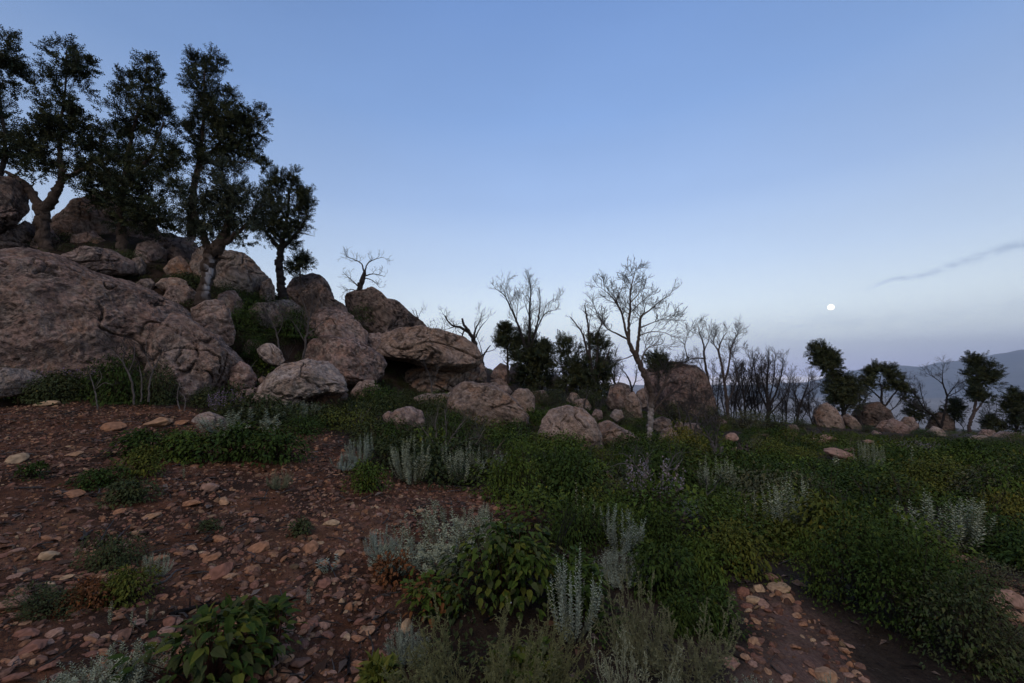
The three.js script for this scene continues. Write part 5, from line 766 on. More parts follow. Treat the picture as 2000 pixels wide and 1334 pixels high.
stems('dead_shrub', 'spreading dead grey branches above the purple flowered bush', 6.3, [[[1275, 960, 0.014], [1245, 915, 0.011], [1215, 905, 0.006], [1192, 912, 0.003]], [[1282, 955, 0.014], [1305, 915, 0.012], [1318, 890, 0.007], [1330, 882, 0.003]], [[1278, 958, 0.012], [1262, 905, 0.009], [1256, 888, 0.004]], [[1300, 920, 0.009], [1322, 912, 0.006], [1334, 895, 0.003]], [[1248, 918, 0.008], [1225, 890, 0.006], [1208, 884, 0.003]], [[1285, 945, 0.012], [1325, 955, 0.009], [1360, 968, 0.004]]], { bark: [0.25, 0.23, 0.22], twigBark: [0.23, 0.21, 0.2], twigs: { per: [6, 7, 6], len: [0.3, 0.18, 0.1], rad: [0.006, 0.0035, 0.0025], min: 0.0014 } });
stems('dead_shrub', 'single thin forked sapling stem standing out of low green field', 5.3, [[[1379, 998, 0.009], [1380, 960, 0.008], [1380, 930, 0.006]], [[1380, 968, 0.006], [1394, 955, 0.005], [1405, 935, 0.002]]], { bark: [0.24, 0.23, 0.2], twigs: { per: [1.5, 2, 2], len: [0.15, 0.1, 0.06], rad: [0.003, 0.002, 0.002] } });
stems('dead_shrub', 'bleached thin branch leaning out of the far green field', 14.5, [[[1742, 890, 0.014], [1730, 868, 0.011], [1720, 852, 0.005]], [[1732, 870, 0.009], [1740, 855, 0.004]]], { bark: [0.3, 0.28, 0.26], twigs: { per: [1.5, 2, 2], len: [0.3, 0.2, 0.1], rad: [0.006, 0.004, 0.003] } });
stems('dead_shrub', 'low bare bush at the foot of the crest right of the largest bare tree', 14, [[[1352, 852, 0.03], [1345, 815, 0.02], [1330, 790, 0.008]], [[1354, 850, 0.025], [1364, 815, 0.018], [1372, 785, 0.006]], [[1356, 850, 0.02], [1385, 825, 0.014], [1402, 810, 0.005]]], { bark: [0.12, 0.11, 0.105], twigs: { per: [5, 6, 6], len: [0.42, 0.26, 0.16], rad: [0.009, 0.005, 0.003] } });
stems('dead_shrub', 'tangle of dark bare twigs below the crest thicket', 15.5, [[[1130, 830, 0.03], [1120, 795, 0.02], [1105, 770, 0.008]], [[1132, 828, 0.028], [1142, 790, 0.018], [1150, 765, 0.006]], [[1128, 830, 0.02], [1098, 805, 0.014], [1080, 795, 0.005]], [[1134, 830, 0.02], [1164, 805, 0.014], [1178, 790, 0.005]]], { bark: [0.11, 0.10, 0.095], twigs: { per: [5, 6, 6], len: [0.42, 0.26, 0.16], rad: [0.009, 0.005, 0.003] } });
// ---------------------------------------------------------------- leafy shrubs
const leafTint = {};
for (const [k, c] of Object.entries({ deep: GREEN.deep, mid: GREEN.mid, olive: GREEN.olive, yellow: GREEN.yellow, rust: GREEN.rust, oak: [0.052, 0.064, 0.024], dull: [0.095, 0.10, 0.050] })) { const m = M.leaf.clone(); m.name = 'leaf_' + k; m.color.setRGB(...c); leafTint[k] = m; }
const leafUnit = []; for (let k = 0; k < 4; k++) { const mb = new MB(), r = rng(40 + k); addLeaf(mb, V(0, 0, 0), V(0, 1, 0), V(0, 0, 1), 1, 0.50 + 0.14 * k / 3, [0.9 + 0.1 * r(), 1, 0.9], 2); leafUnit.push(mb.geometry()); }
// where the leaves and stems of a mounded bush of that width and height stand, base at the origin
function bushPlan(seed, w, h, leafL, count, o = {}) {
  const r = rng(seed), leaves = [], stemsOut = [], lobes = Math.max(3, Math.round(4 + w * 5)), L = [];
  for (let k = 0; k < lobes; k++) { const a = r() * 6.283, q = Math.sqrt(r()) * 0.62; L.push([Math.cos(a) * q * w / 2, Math.sin(a) * q * w / 2, (1 - 0.42 * q) * (0.72 + 0.36 * r()), (0.16 + 0.16 * r()) * w]); }
  for (const [lx, lz, lh, lr] of L) {
    const top = V(lx, h * lh, lz), n = Math.round(count / lobes), ns = 5;
    for (let s = 0; s < ns; s++) { const e = top.clone().add(V((r() - 0.5) * lr * 1.6, -r() * h * 0.3, (r() - 0.5) * lr * 1.6)); stemsOut.push([V(lx * 0.15 + (r() - 0.5) * 0.05, 0, lz * 0.15 + (r() - 0.5) * 0.05), V(lerp(0, e.x, 0.55) + (r() - 0.5) * 0.04, e.y * 0.5, lerp(0, e.z, 0.55) + (r() - 0.5) * 0.04), e]); }
    for (let q = 0; q < n; q++) {
      const v = rdir(r); v.y = Math.abs(v.y) * 1.15 - 0.30; v.normalize();
      const rad = 0.62 + 0.42 * r(), p = V(lx + v.x * lr * rad * 1.1, Math.max(0.02, h * lh - lr * 0.9 + v.y * lr * rad), lz + v.z * lr * rad * 1.1);
      if (v.y < 0.05) p.y = Math.max(0.02, p.y * (0.25 + 0.75 * r()));
      const out = V(p.x * 0.7 + v.x * lr * 1.3, 0.12 + v.y * 0.12, p.z * 0.7 + v.z * lr * 1.3).normalize();
      const droop = (o.droop ?? 0.65) * (0.4 + 0.9 * r()), dir = out.clone().addScaledVector(rdir(r), 0.55).addScaledVector(UPV, -droop).normalize();
      const nrm = out.clone().multiplyScalar(0.8).addScaledVector(UPV, 0.9).addScaledVector(rdir(r), 0.45).normalize();
      leaves.push({ p, dir, nrm, L: leafL * (0.48 + 0.6 * r()), w: (o.width ?? 0.56) * (0.85 + 0.3 * r()), c: jit(r, [1, 1, 1], 0.35), k: r() });
    }
  }
  return { leaves, stems: stemsOut };
}
function stemsMesh(plan, parent, col = [0.10, 0.075, 0.055], rad = 0.005) {
  const mb = new MB(), r = rng(3); for (const [a, b, c] of plan.stems) tube(mb, spline([a, b, c], 4), [1, 0.85, 0.7, 0.55, 0.35].map((v) => v * rad), 3, () => jit(r, col, 0.3));
  const m = new THREE.Mesh(mb.geometry(), M.bark); m.name = 'stems'; m.castShadow = m.receiveShadow = true; parent.add(m); tag(m, null, null, null, 'stuff'); return m;
}
function leavesGeometry(leaves, detail) { const mb = new MB(); for (const l of leaves) { const c = l.k < 0.03 ? [l.c[0] * 1.6, l.c[1] * 1.25, l.c[2] * 0.9] : l.c; addLeaf(mb, l.p, l.dir, l.nrm, l.L, l.w, c, detail); } return mb.geometry(); }
const bushProto = new Map(), later = [];
function bushShape(kind, variant) {
  const key = kind + variant; if (bushProto.has(key)) return bushProto.get(key);
  const [w, h, L, n, o] = { broad: [0.95, 0.52, 0.064, 1700, {}], wide: [1.35, 0.55, 0.058, 2900, {}], small: [0.45, 0.26, 0.055, 520, {}], fine: [0.8, 0.42, 0.034, 2400, { droop: 0.2, width: 0.5 }], wild: [1.3, 0.75, 0.048, 3000, { droop: 0.3, width: 0.6 }] }[kind];
  const plan = bushPlan(2000 + variant * 17 + kind.length * 101, w, h, L, n, o), g = { w, h, plan, leaves: leavesGeometry(plan.leaves, kind === 'broad' ? 2 : 1) };
  bushProto.set(key, g); return g;
}
function shrub(px, py, wpx, hpx, kind, tint, label, variant = 0, opt = {}) {
  const p = opt.at || onGround(px, py, 1.0); if (!p) return null;
  const d = project(p)[2], proto = bushShape(kind, variant), s = wpx * d / FOCAL / proto.w, sy = hpx * d / FOCAL / proto.h;
  // the foot of a bush is seen at its front edge: the bush itself stands half a width farther
  const back = V(p.x, 0, p.z).normalize().multiplyScalar(proto.w * s * 0.40), q = V(p.x + back.x, 0, p.z + back.z); q.y = ground(q.x, q.z) - 0.02;
  if (opt.at) q.copy(p);
  const g = thing('leafy_shrub', label, 'shrub', q, opt.group); g.rotation.y = (px * 0.37 + py * 0.11) % 6.28; g.scale.set(s, sy, s);
  stemsMesh(proto.plan, g);
  const m = new THREE.Mesh(proto.leaves, leafTint[tint]); m.name = 'foliage'; m.castShadow = m.receiveShadow = true; tag(m, null, null, null, 'stuff'); g.add(m);
  return g;
}
// a bush so near that single leaves can be picked out: its nearest 300 leaves are parts of their own
function nearShrub(px, py, wpx, hpx, leafL, count, tints, label, seed, opt = {}) {
  const p = onGround(px, py, 0.9), d = project(p)[2], w = wpx * d / FOCAL, h = hpx * d / FOCAL, back = V(p.x, 0, p.z).normalize().multiplyScalar(w * 0.35), q = V(p.x + back.x, 0, p.z + back.z); q.y = ground(q.x, q.z) - 0.01;
  const g = thing('broad_leaved_shrub', label, 'shrub', q), plan = bushPlan(seed, w, h, leafL, count, opt), r = rng(seed + 5);
  stemsMesh(plan, g, [0.16, 0.07, 0.05], 0.0055);
  const inView = (l) => { const [x, y, z] = project(l.p.clone().add(q)); return x > -30 && x < 2030 && y < 1360 ? l.p.clone().add(q).distanceTo(EYE) - l.nrm.y * 0.05 : 100; };
  const sorted = plan.leaves.map((l) => [inView(l), l]).sort((a, b) => a[0] - b[0]).map((a) => a[1]), near = sorted.slice(0, 300), rest = sorted.slice(300);
  for (const l of near) {
    const t = tints[Math.floor(r() * tints.length)], m = new THREE.Mesh(leafUnit[Math.floor(r() * 4)], leafTint[t]); m.name = 'leaf'; m.castShadow = m.receiveShadow = true;
    const s = V(0, 0, 0).crossVectors(l.dir, l.nrm).normalize(), n = V(0, 0, 0).crossVectors(s, l.dir).normalize();
    m.position.copy(l.p); m.quaternion.setFromRotationMatrix(new THREE.Matrix4().makeBasis(s, l.dir, n)); m.scale.setScalar(l.L); g.add(m);
  }
  const groups = tints.map(() => []); for (const l of rest) groups[Math.floor(r() * tints.length)].push(l);
  groups.forEach((ls, k) => { if (!ls.length) return; const m = new THREE.Mesh(leavesGeometry(ls, 2), leafTint[tints[k]]); m.name = 'foliage'; m.castShadow = m.receiveShadow = true; tag(m, null, null, null, 'stuff'); g.add(m); });
  return g;
}
// ---- the nearest bushes
nearShrub(405, 1420, 330, 215, 0.066, 620, ['oak', 'deep', 'olive', 'oak', 'deep'], 'tall large leafed plant with red stems at the bottom left of centre', 3001, { droop: 0.75, width: 0.62 });
nearShrub(520, 1330, 100, 150, 0.068, 130, ['oak', 'deep', 'olive'], 'lone large leafed shoot leaning right above the front left plant', 3002, { droop: 0.8 });
nearShrub(990, 1235, 250, 190, 0.062, 1500, ['mid', 'deep', 'oak', 'deep', 'olive'], 'broad leafed green bush with hanging heart shaped leaves at the front centre', 3003, { droop: 0.95, width: 0.66 });
nearShrub(1120, 1225, 160, 130, 0.058, 800, ['mid', 'deep', 'deep'], 'darker broad leafed bush right behind the front centre bush', 3004, { droop: 0.9, width: 0.62 });
nearShrub(840, 1220, 110, 80, 0.056, 380, ['olive', 'mid', 'mid', 'rust'], 'yellowing low broad leafed bush left of the front centre bush', 3005, { droop: 0.8, width: 0.64 });
nearShrub(1035, 1400, 150, 110, 0.06, 360, ['dull', 'mid', 'olive'], 'pale veined leafy plant at the bottom edge right of centre', 3006, { droop: 0.6, width: 0.7 });
nearShrub(745, 1400, 130, 75, 0.058, 260, ['yellow', 'olive', 'olive'], 'yellow leafed plant at the bottom edge left of the feathery bush', 3007, { droop: 0.5, width: 0.66 });
// ---- bushes one can point to: [px, foot py, width px, height px, shape, tint, label, variant]
for (const a of [
  [545, 918, 130, 85, 'broad', 'deep', 'dark green bush at the right end of the long row on the gravel', 0],
  [455, 912, 150, 85, 'broad', 'deep', 'dark green bush with grey sage behind it, in the long row on the gravel', 1],
  [365, 908, 130, 78, 'broad', 'mid', 'green bush in the middle of the long row on the gravel', 2],
  [285, 900, 120, 72, 'broad', 'deep', 'dark green bush at the left end of the long row on the gravel', 3],
  [275, 940, 90, 70, 'broad', 'olive', 'yellowish green bush in front of the left end of the long row', 1],
  [200, 958, 100, 45, 'broad', 'deep', 'low dark bush reaching left from the long row on the gravel', 0],
  [255, 990, 100, 60, 'broad', 'oak', 'lowest dark bush below the left end of the long row', 2],
  [60, 940, 55, 40, 'small', 'deep', 'small round bush alone near the left edge of the gravel', 0],
  [215, 1120, 150, 78, 'wide', 'oak', 'dark spreading bush with dead sticks on the lower left gravel', 0],
  [250, 1190, 100, 90, 'broad', 'olive', 'olive green bush below the dark spreading bush at lower left', 3],
  [170, 1200, 100, 70, 'broad', 'rust', 'withered orange brown leafy bush at lower left', 2],
  [85, 1215, 150, 70, 'fine', 'oak', 'low dark fine leafed mat near the lower left edge', 0],
  [718, 968, 90, 68, 'broad', 'mid', 'small green bush under the spiky sage left of the twin sages', 1],
  [588, 1052, 62, 34, 'small', 'oak', 'small dark rounded bush in the middle of the gravel', 1],
  [408, 1042, 48, 30, 'small', 'oak', 'smaller dark tuft left of the middle gravel bush', 2],
  [768, 1160, 90, 75, 'small', 'rust', 'brown dying bush under the small grey sage at centre', 3],
  [1005, 998, 140, 135, 'wide', 'mid', 'tall round green bush at the right edge of the gravel', 0],
  [1085, 985, 130, 115, 'wide', 'deep', 'dark green bush right of the tall round green bush', 1],
  [1130, 1085, 140, 125, 'wide', 'deep', 'dark green bush before the pinkish upright stone', 2],
  [1210, 1080, 130, 110, 'wide', 'mid', 'green bush under the purple flowered bush on its left', 0],
  [1290, 1085, 120, 90, 'wide', 'deep', 'green bush left of the smooth pinkish grey rock', 3],
  [1300, 1185, 150, 130, 'broad', 'deep', 'deep green bush right of the blue grey sage', 0],
  [1385, 1165, 130, 120, 'broad', 'mid', 'mid green bush above the pile of stones on its left', 2],
  [1445, 1135, 130, 110, 'broad', 'olive', 'olive tinted bush just above the pile of stones', 1],
  [1390, 1250, 130, 110, 'broad', 'deep', 'dark green bush left of the sandy patch', 3],
  [1330, 1255, 100, 90, 'broad', 'deep', 'dark leafy bush behind the right feathery bush', 1],
  [1435, 1040, 130, 75, 'wide', 'mid', 'light green bush right of the smooth pinkish grey rock', 1],
  [1540, 1075, 90, 70, 'broad', 'olive', 'bush at the foot of the upright grey sage in the field', 3],
  [1590, 1180, 130, 160, 'wild', 'mid', 'green bush overhanging the sandy patch at its top right', 0],
  [1640, 1110, 190, 165, 'broad', 'olive', 'olive and rusty bush crowning the big mound right of the sand', 2],
  [1690, 1220, 240, 245, 'wild', 'deep', 'big dark tangled bush right of the sandy patch', 1],
  [1760, 1150, 200, 180, 'wild', 'mid', 'fine leafed green bush behind the big dark tangled bush', 2],
  [1790, 1290, 250, 255, 'wild', 'deep', 'dark tangled bush filling the lower right of the picture', 3],
  [1880, 1350, 250, 240, 'wild', 'oak', 'darkest tangled bush in the bottom right corner', 0],
  [1850, 1200, 160, 135, 'wild', 'deep', 'dark bush left of the large pinkish rock at right', 2],
  [1950, 1320, 130, 110, 'fine', 'dull', 'dull grey green bush at the right edge low down', 1],
  [1935, 1155, 110, 75, 'fine', 'dull', 'soft dull bush above the large pinkish rock at right', 2],
  [1960, 1105, 150, 90, 'wide', 'deep', 'dark bush at the right edge behind the right hand rubble', 2],
  [1980, 1040, 140, 90, 'wide', 'yellow', 'yellow tinged bush at the right edge of the green field', 3],
  [1720, 1040, 150, 70, 'wide', 'deep', 'dark green bush left of the tall grey sage on the right', 1],
  [1345, 905, 110, 85, 'wide', 'yellow', 'bright yellow green bush right of the pale tree foot', 0],
  [1000, 870, 90, 55, 'wide', 'deep', 'dark bush at the foot of the central split boulder', 1],
  [1085, 905, 130, 45, 'wide', 'mid', 'low green bush before the rounded tan boulder', 2],
  [880, 870, 110, 75, 'wide', 'deep', 'dark bush under the pale arching branches', 3],
  [770, 885, 110, 70, 'wide', 'deep', 'dark green bush behind the twin grey sages', 0],
  [745, 800, 120, 55, 'wide', 'deep', 'dark bush in the hollow below the wide flat boulder', 1],
  [670, 845, 140, 55, 'wide', 'olive', 'low green bush right of the overhanging white streaked boulder', 2],
  [590, 855, 120, 50, 'wide', 'deep', 'low dark bush at the foot of the overhanging white streaked boulder', 3],
  [870, 800, 100, 40, 'wide', 'mid', 'low bush right of the flat pale stone', 0],
  [120, 790, 120, 65, 'wide', 'oak', 'dark bush at the foot of the huge slab near the left edge', 1],
  [40, 790, 110, 60, 'wide', 'deep', 'bush with tall grass before the grey rock at the left edge', 2],
  [225, 795, 120, 120, 'wide', 'deep', 'big dark bush with dead stems at the foot of the huge slab', 3],
  [300, 795, 100, 90, 'wide', 'oak', 'dark bush right of the big bush with dead stems', 0],
  [400, 800, 90, 45, 'wide', 'oak', 'low dark bush under the right end of the huge slab', 1],
  [500, 640, 100, 55, 'wide', 'deep', 'dark bush on the slope above the pale angular rock', 2],
  [560, 690, 110, 70, 'wide', 'deep', 'dark bush right of the small pale angular rock', 3],
  [490, 720, 80, 60, 'wide', 'deep', 'dark bush left of the small pale angular rock', 0],
  [565, 660, 90, 60, 'wide', 'mid', 'green bush under the low grey rounded rock', 1],
  [470, 665, 70, 60, 'wide', 'deep', 'green bush right of the blocky perched boulder', 2],
  [520, 745, 60, 40, 'small', 'mid', 'small bright bush below the pale angular rock', 0],
  [240, 540, 80, 45, 'wide', 'oak', 'dull bush growing on top of the huge slab', 3],
  [700, 650, 90, 45, 'wide', 'deep', 'dark bush at the foot of the stunted bare tree', 0],
  [345, 575, 90, 40, 'wide', 'oak', 'dark scrub under the bright orange rock', 1],
  [440, 600, 70, 50, 'wide', 'oak', 'dark scrub right of the twisted cork trunk', 2],
  [1085, 800, 80, 45, 'wild', 'oak', 'dark scrub under the vase shaped bare tree', 0],
  [1150, 812, 90, 55, 'wild', 'oak', 'dark scrub at the foot of the forked dead trunk', 1],
  [1215, 838, 70, 45, 'wild', 'dull', 'dull scrub above the wedge shaped rock', 2],
  [1320, 832, 90, 55, 'wild', 'oak', 'dark scrub at the left foot of the great brown dome', 3],
  [1385, 836, 80, 50, 'wild', 'oak', 'dark scrub at the right foot of the great brown dome', 0],
  [1450, 840, 90, 42, 'wild', 'dull', 'dull olive scrub under the slim bare trees', 1],
  [1510, 842, 90, 46, 'wild', 'oak', 'dark scrub at the foot of the upright fan tree', 2],
  [1565, 838, 50, 26, 'wild', 'oak', 'dark scrub left of the upright rounded boulder', 3],
  [1690, 845, 50, 18, 'wild', 'oak', 'dark scrub right of the leaning narrow slab', 0],
  [1825, 862, 80, 24, 'wild', 'deep', 'dark green bush before the dim rock under the dead tree', 1],
  [1970, 872, 80, 22, 'wild', 'oak', 'dark scrub under the right edge oak', 2],
  [1040, 790, 60, 36, 'wild', 'oak', 'dark scrub right of the small round boulder', 3],
]) shrub(...a);

{
  const r = rng(404);
  for (let k = 0; k < 46; k++) {
    const px = lerp(1080, 2040, r()), py = lerp(868, 1010, r() ** 1.3), d = 5; if (edgeDist(rubblePoly, ...(() => { const p = onGround(px, py, 3); return p ? [p.x, p.z] : [0, 0]; })()) > -0.3) continue;
    const p = onGround(px, py, 3), dist = project(p)[2], w = lerp(0.7, 1.5, r()) * FOCAL / dist;
    const t = ['deep', 'mid', 'mid', 'olive', 'deep', 'dull'][Math.floor(r() * 6)], look = { deep: 'dark green', mid: 'mid green', olive: 'olive green', dull: 'dull grey green' }[t];
    shrub(px, py, w, w * lerp(0.42, 0.62, r()), 'wide', t, look + ' rounded bush, one of several alike dotted over the open field', k % 4, { group: look + ' rounded bushes in the open field' });
  }
}
for (const a of [
  [960, 925, 60, 50, 'spiky', 'sage', 'grey sage at the left end of the green beside the right twin sage', 2],
  [1330, 1010, 50, 50, 'spiky', 'blue', 'pale sage beside the smooth pinkish grey rock', 0],
  [1250, 930, 40, 40, 'spiky', 'sage', 'pale sage in front of the wedge shaped rock', 1],
  [740, 1085, 50, 60, 'spiky', 'blue', 'small silver sage at the left of the grey sage pair in mid gravel', 1],
  [930, 1060, 60, 90, 'spiky', 'sage', 'thin tall sage stems right of the large bushy sage', 3],
  [1420, 1010, 40, 60, 'spiky', 'sage', 'sage tips behind the light green bush', 0],
]) later.push(a);

// ---------------------------------------------------------------- grey sages, feathery bushes, flowers
const sageMat = {}; for (const [k, c] of Object.entries({ sage: GREEN.sage, blue: GREEN.blueSage, heather: GREEN.heather, olive: [0.175, 0.18, 0.10], purple: [0.26, 0.18, 0.29], mauve: [0.24, 0.20, 0.24], red: [0.22, 0.04, 0.02], white: [0.62, 0.60, 0.58] })) { const m = M.softLeaf.clone(); m.name = 'sage_' + k; m.color.setRGB(...c); sageMat[k] = m; }
const sageProto = new Map();
function sageShape(kind, variant) {
  const key = kind + variant; if (sageProto.has(key)) return sageProto.get(key);
  const r = rng(5000 + variant * 31 + kind.length * 7), stem = new MB(), leaf = new MB(), flower = new MB();
  const [n, h, w, step, L, wd, spread] = { spiky: [34, 0.62, 0.42, 0.0065, 0.026, 0.46, 1.25], bushy: [75, 0.55, 0.62, 0.009, 0.023, 0.42, 1.3], dome: [120, 0.34, 0.5, 0.010, 0.024, 0.30, 1.25], sprig: [4, 0.42, 0.16, 0.010, 0.026, 0.40, 1], feather: [22, 0.62, 0.80, 0.0055, 0.019, 0.28, 1.6], flowers: [60, 0.48, 0.5, 0.014, 0.020, 0.3, 1.1], grass: [60, 0.6, 0.8, 0.02, 0.03, 0.16, 1.1] }[kind];
  const one = (base, top, bow, lv0, scale) => {
    const mid = base.clone().lerp(top, 0.5).add(bow), sp = spline([base, mid, top], 6), len = base.distanceTo(top), cnt = Math.max(3, Math.round(len / step * (1 - lv0)));
    tube(stem, sp, sp.map((_, k) => 0.0035 * scale * (1 - 0.75 * k / 6)), 3, () => [0.75, 0.72, 0.62]);
    const curve = new THREE.CatmullRomCurve3([base, mid, top]);
    for (let q = 0; q < cnt; q++) {
      const t = lv0 + (1 - lv0) * (q + r()) / cnt, p = curve.getPoint(t), tan = curve.getTangent(t), a = q * 2.4 + r() * 0.7, side = V(Math.cos(a), 0, Math.sin(a)); side.addScaledVector(tan, -side.dot(tan)).normalize();
      const dir = side.clone().multiplyScalar(kind === 'feather' ? 0.55 : 0.85).addScaledVector(tan, kind === 'feather' ? 0.85 : 0.55).normalize(), up = tan.clone().addScaledVector(side, -0.3).addScaledVector(rdir(r), 0.3).normalize();
      const taper = t > 0.8 ? 1 - (t - 0.8) * 2.8 : 1, young = 0.75 + 0.5 * t;
      addLeaf(leaf, p, dir, up, L * taper * (0.7 + 0.6 * r()), wd, jit(r, [young, young, young], 0.12), 0);
      if (kind === 'flowers' && t > 0.55 && r() < 0.6) { const c = jit(r, [1, 1, 1], 0.35); addLeaf(flower, p.clone().addScaledVector(dir, 0.012), rdir(r), rdir(r), 0.016, 0.8, c, 0); addLeaf(flower, p.clone().addScaledVector(dir, 0.014), rdir(r), rdir(r), 0.015, 0.8, c, 0); }
      if (kind === 'feather' && t > 0.9 && r() < 0.003) addLeaf(flower, p, rdir(r), rdir(r), 0.014, 0.8, [1, 1, 1], 0);
    }
  };
  for (let k = 0; k < n; k++) {
    const a = r() * 6.283, q = Math.sqrt(r()), b = V(Math.cos(a) * q * w * 0.12, 0, Math.sin(a) * q * w * 0.12), hh = h * (kind === 'dome' || kind === 'bushy' ? (0.6 + 0.25 * r()) * (1.1 - 0.35 * q * q) : kind === 'feather' ? 0.42 + 0.58 * r() : 0.5 + 0.5 * r()) * (r() < 0.12 ? 1.12 : 1);
    const e = V(Math.cos(a) * q * w * 0.5 * spread, hh * (1 - 0.25 * q), Math.sin(a) * q * w * 0.5 * spread), bow = V(Math.cos(a) * w * 0.10, -0.02 * h, Math.sin(a) * w * 0.10);
    one(b, e, bow, kind === 'feather' ? 0.25 : 0.18, 1);
    if (kind === 'feather' || kind === 'bushy') for (let s = 0; s < (kind === 'feather' ? 26 : 3); s++) {
      const t = kind === 'feather' ? 0.18 + 0.8 * r() : 0.28 + 0.68 * r(), p = b.clone().lerp(e, t).addScaledVector(bow, 4 * t * (1 - t) * 0.5), d2 = e.clone().sub(b).normalize().multiplyScalar(1).add(rdir(r).multiplyScalar(kind === 'feather' ? 1.05 : 0.45)).normalize(), l2 = h * (0.12 + 0.12 * r()) * (kind === 'feather' ? 1.35 - 0.95 * t : 1);
      one(p, p.clone().addScaledVector(d2, l2), rdir(r).multiplyScalar(0.01), 0.05, 0.5);
    }
  }
  const shape = { h, w, stem: stem.geometry(), leaf: leaf.geometry(), flower: flower.i.length ? flower.geometry() : null }; sageProto.set(key, shape); return shape;
}
function sage(px, py, wpx, hpx, kind, tint, label, variant = 0, opt = {}) {
  const p = onGround(px, py, 0.9); if (!p) return null;
  const d = project(p)[2], sh = sageShape(kind, variant), s = wpx * (kind === 'spiky' || kind === 'bushy' ? 1.18 : 1) * d / FOCAL / sh.w, sy = hpx * d / FOCAL / sh.h;
  const g = thing(opt.name || { feather: 'feathery_shrub', flowers: 'flowering_shrub', grass: 'tall_grass' }[kind] || 'sage_plant', label, { feather: 'shrub', flowers: 'flowering shrub', grass: 'grass' }[kind] || 'sage', V(p.x, p.y - 0.01, p.z));
  g.scale.set(s, sy, s); g.rotation.y = (px * 0.71) % 6.28;
  for (const [geo, mat, nm] of [[sh.stem, sageMat[tint === 'blue' ? 'blue' : 'olive'], 'stems'], [sh.leaf, sageMat[kind === 'flowers' ? 'olive' : tint], 'foliage'], [sh.flower, sageMat[kind === 'flowers' ? tint : 'white'], 'flowers']]) { if (!geo) continue; const m = new THREE.Mesh(geo, mat); m.name = nm; m.castShadow = m.receiveShadow = true; tag(m, null, null, null, 'stuff'); g.add(m); }
  return g;
}
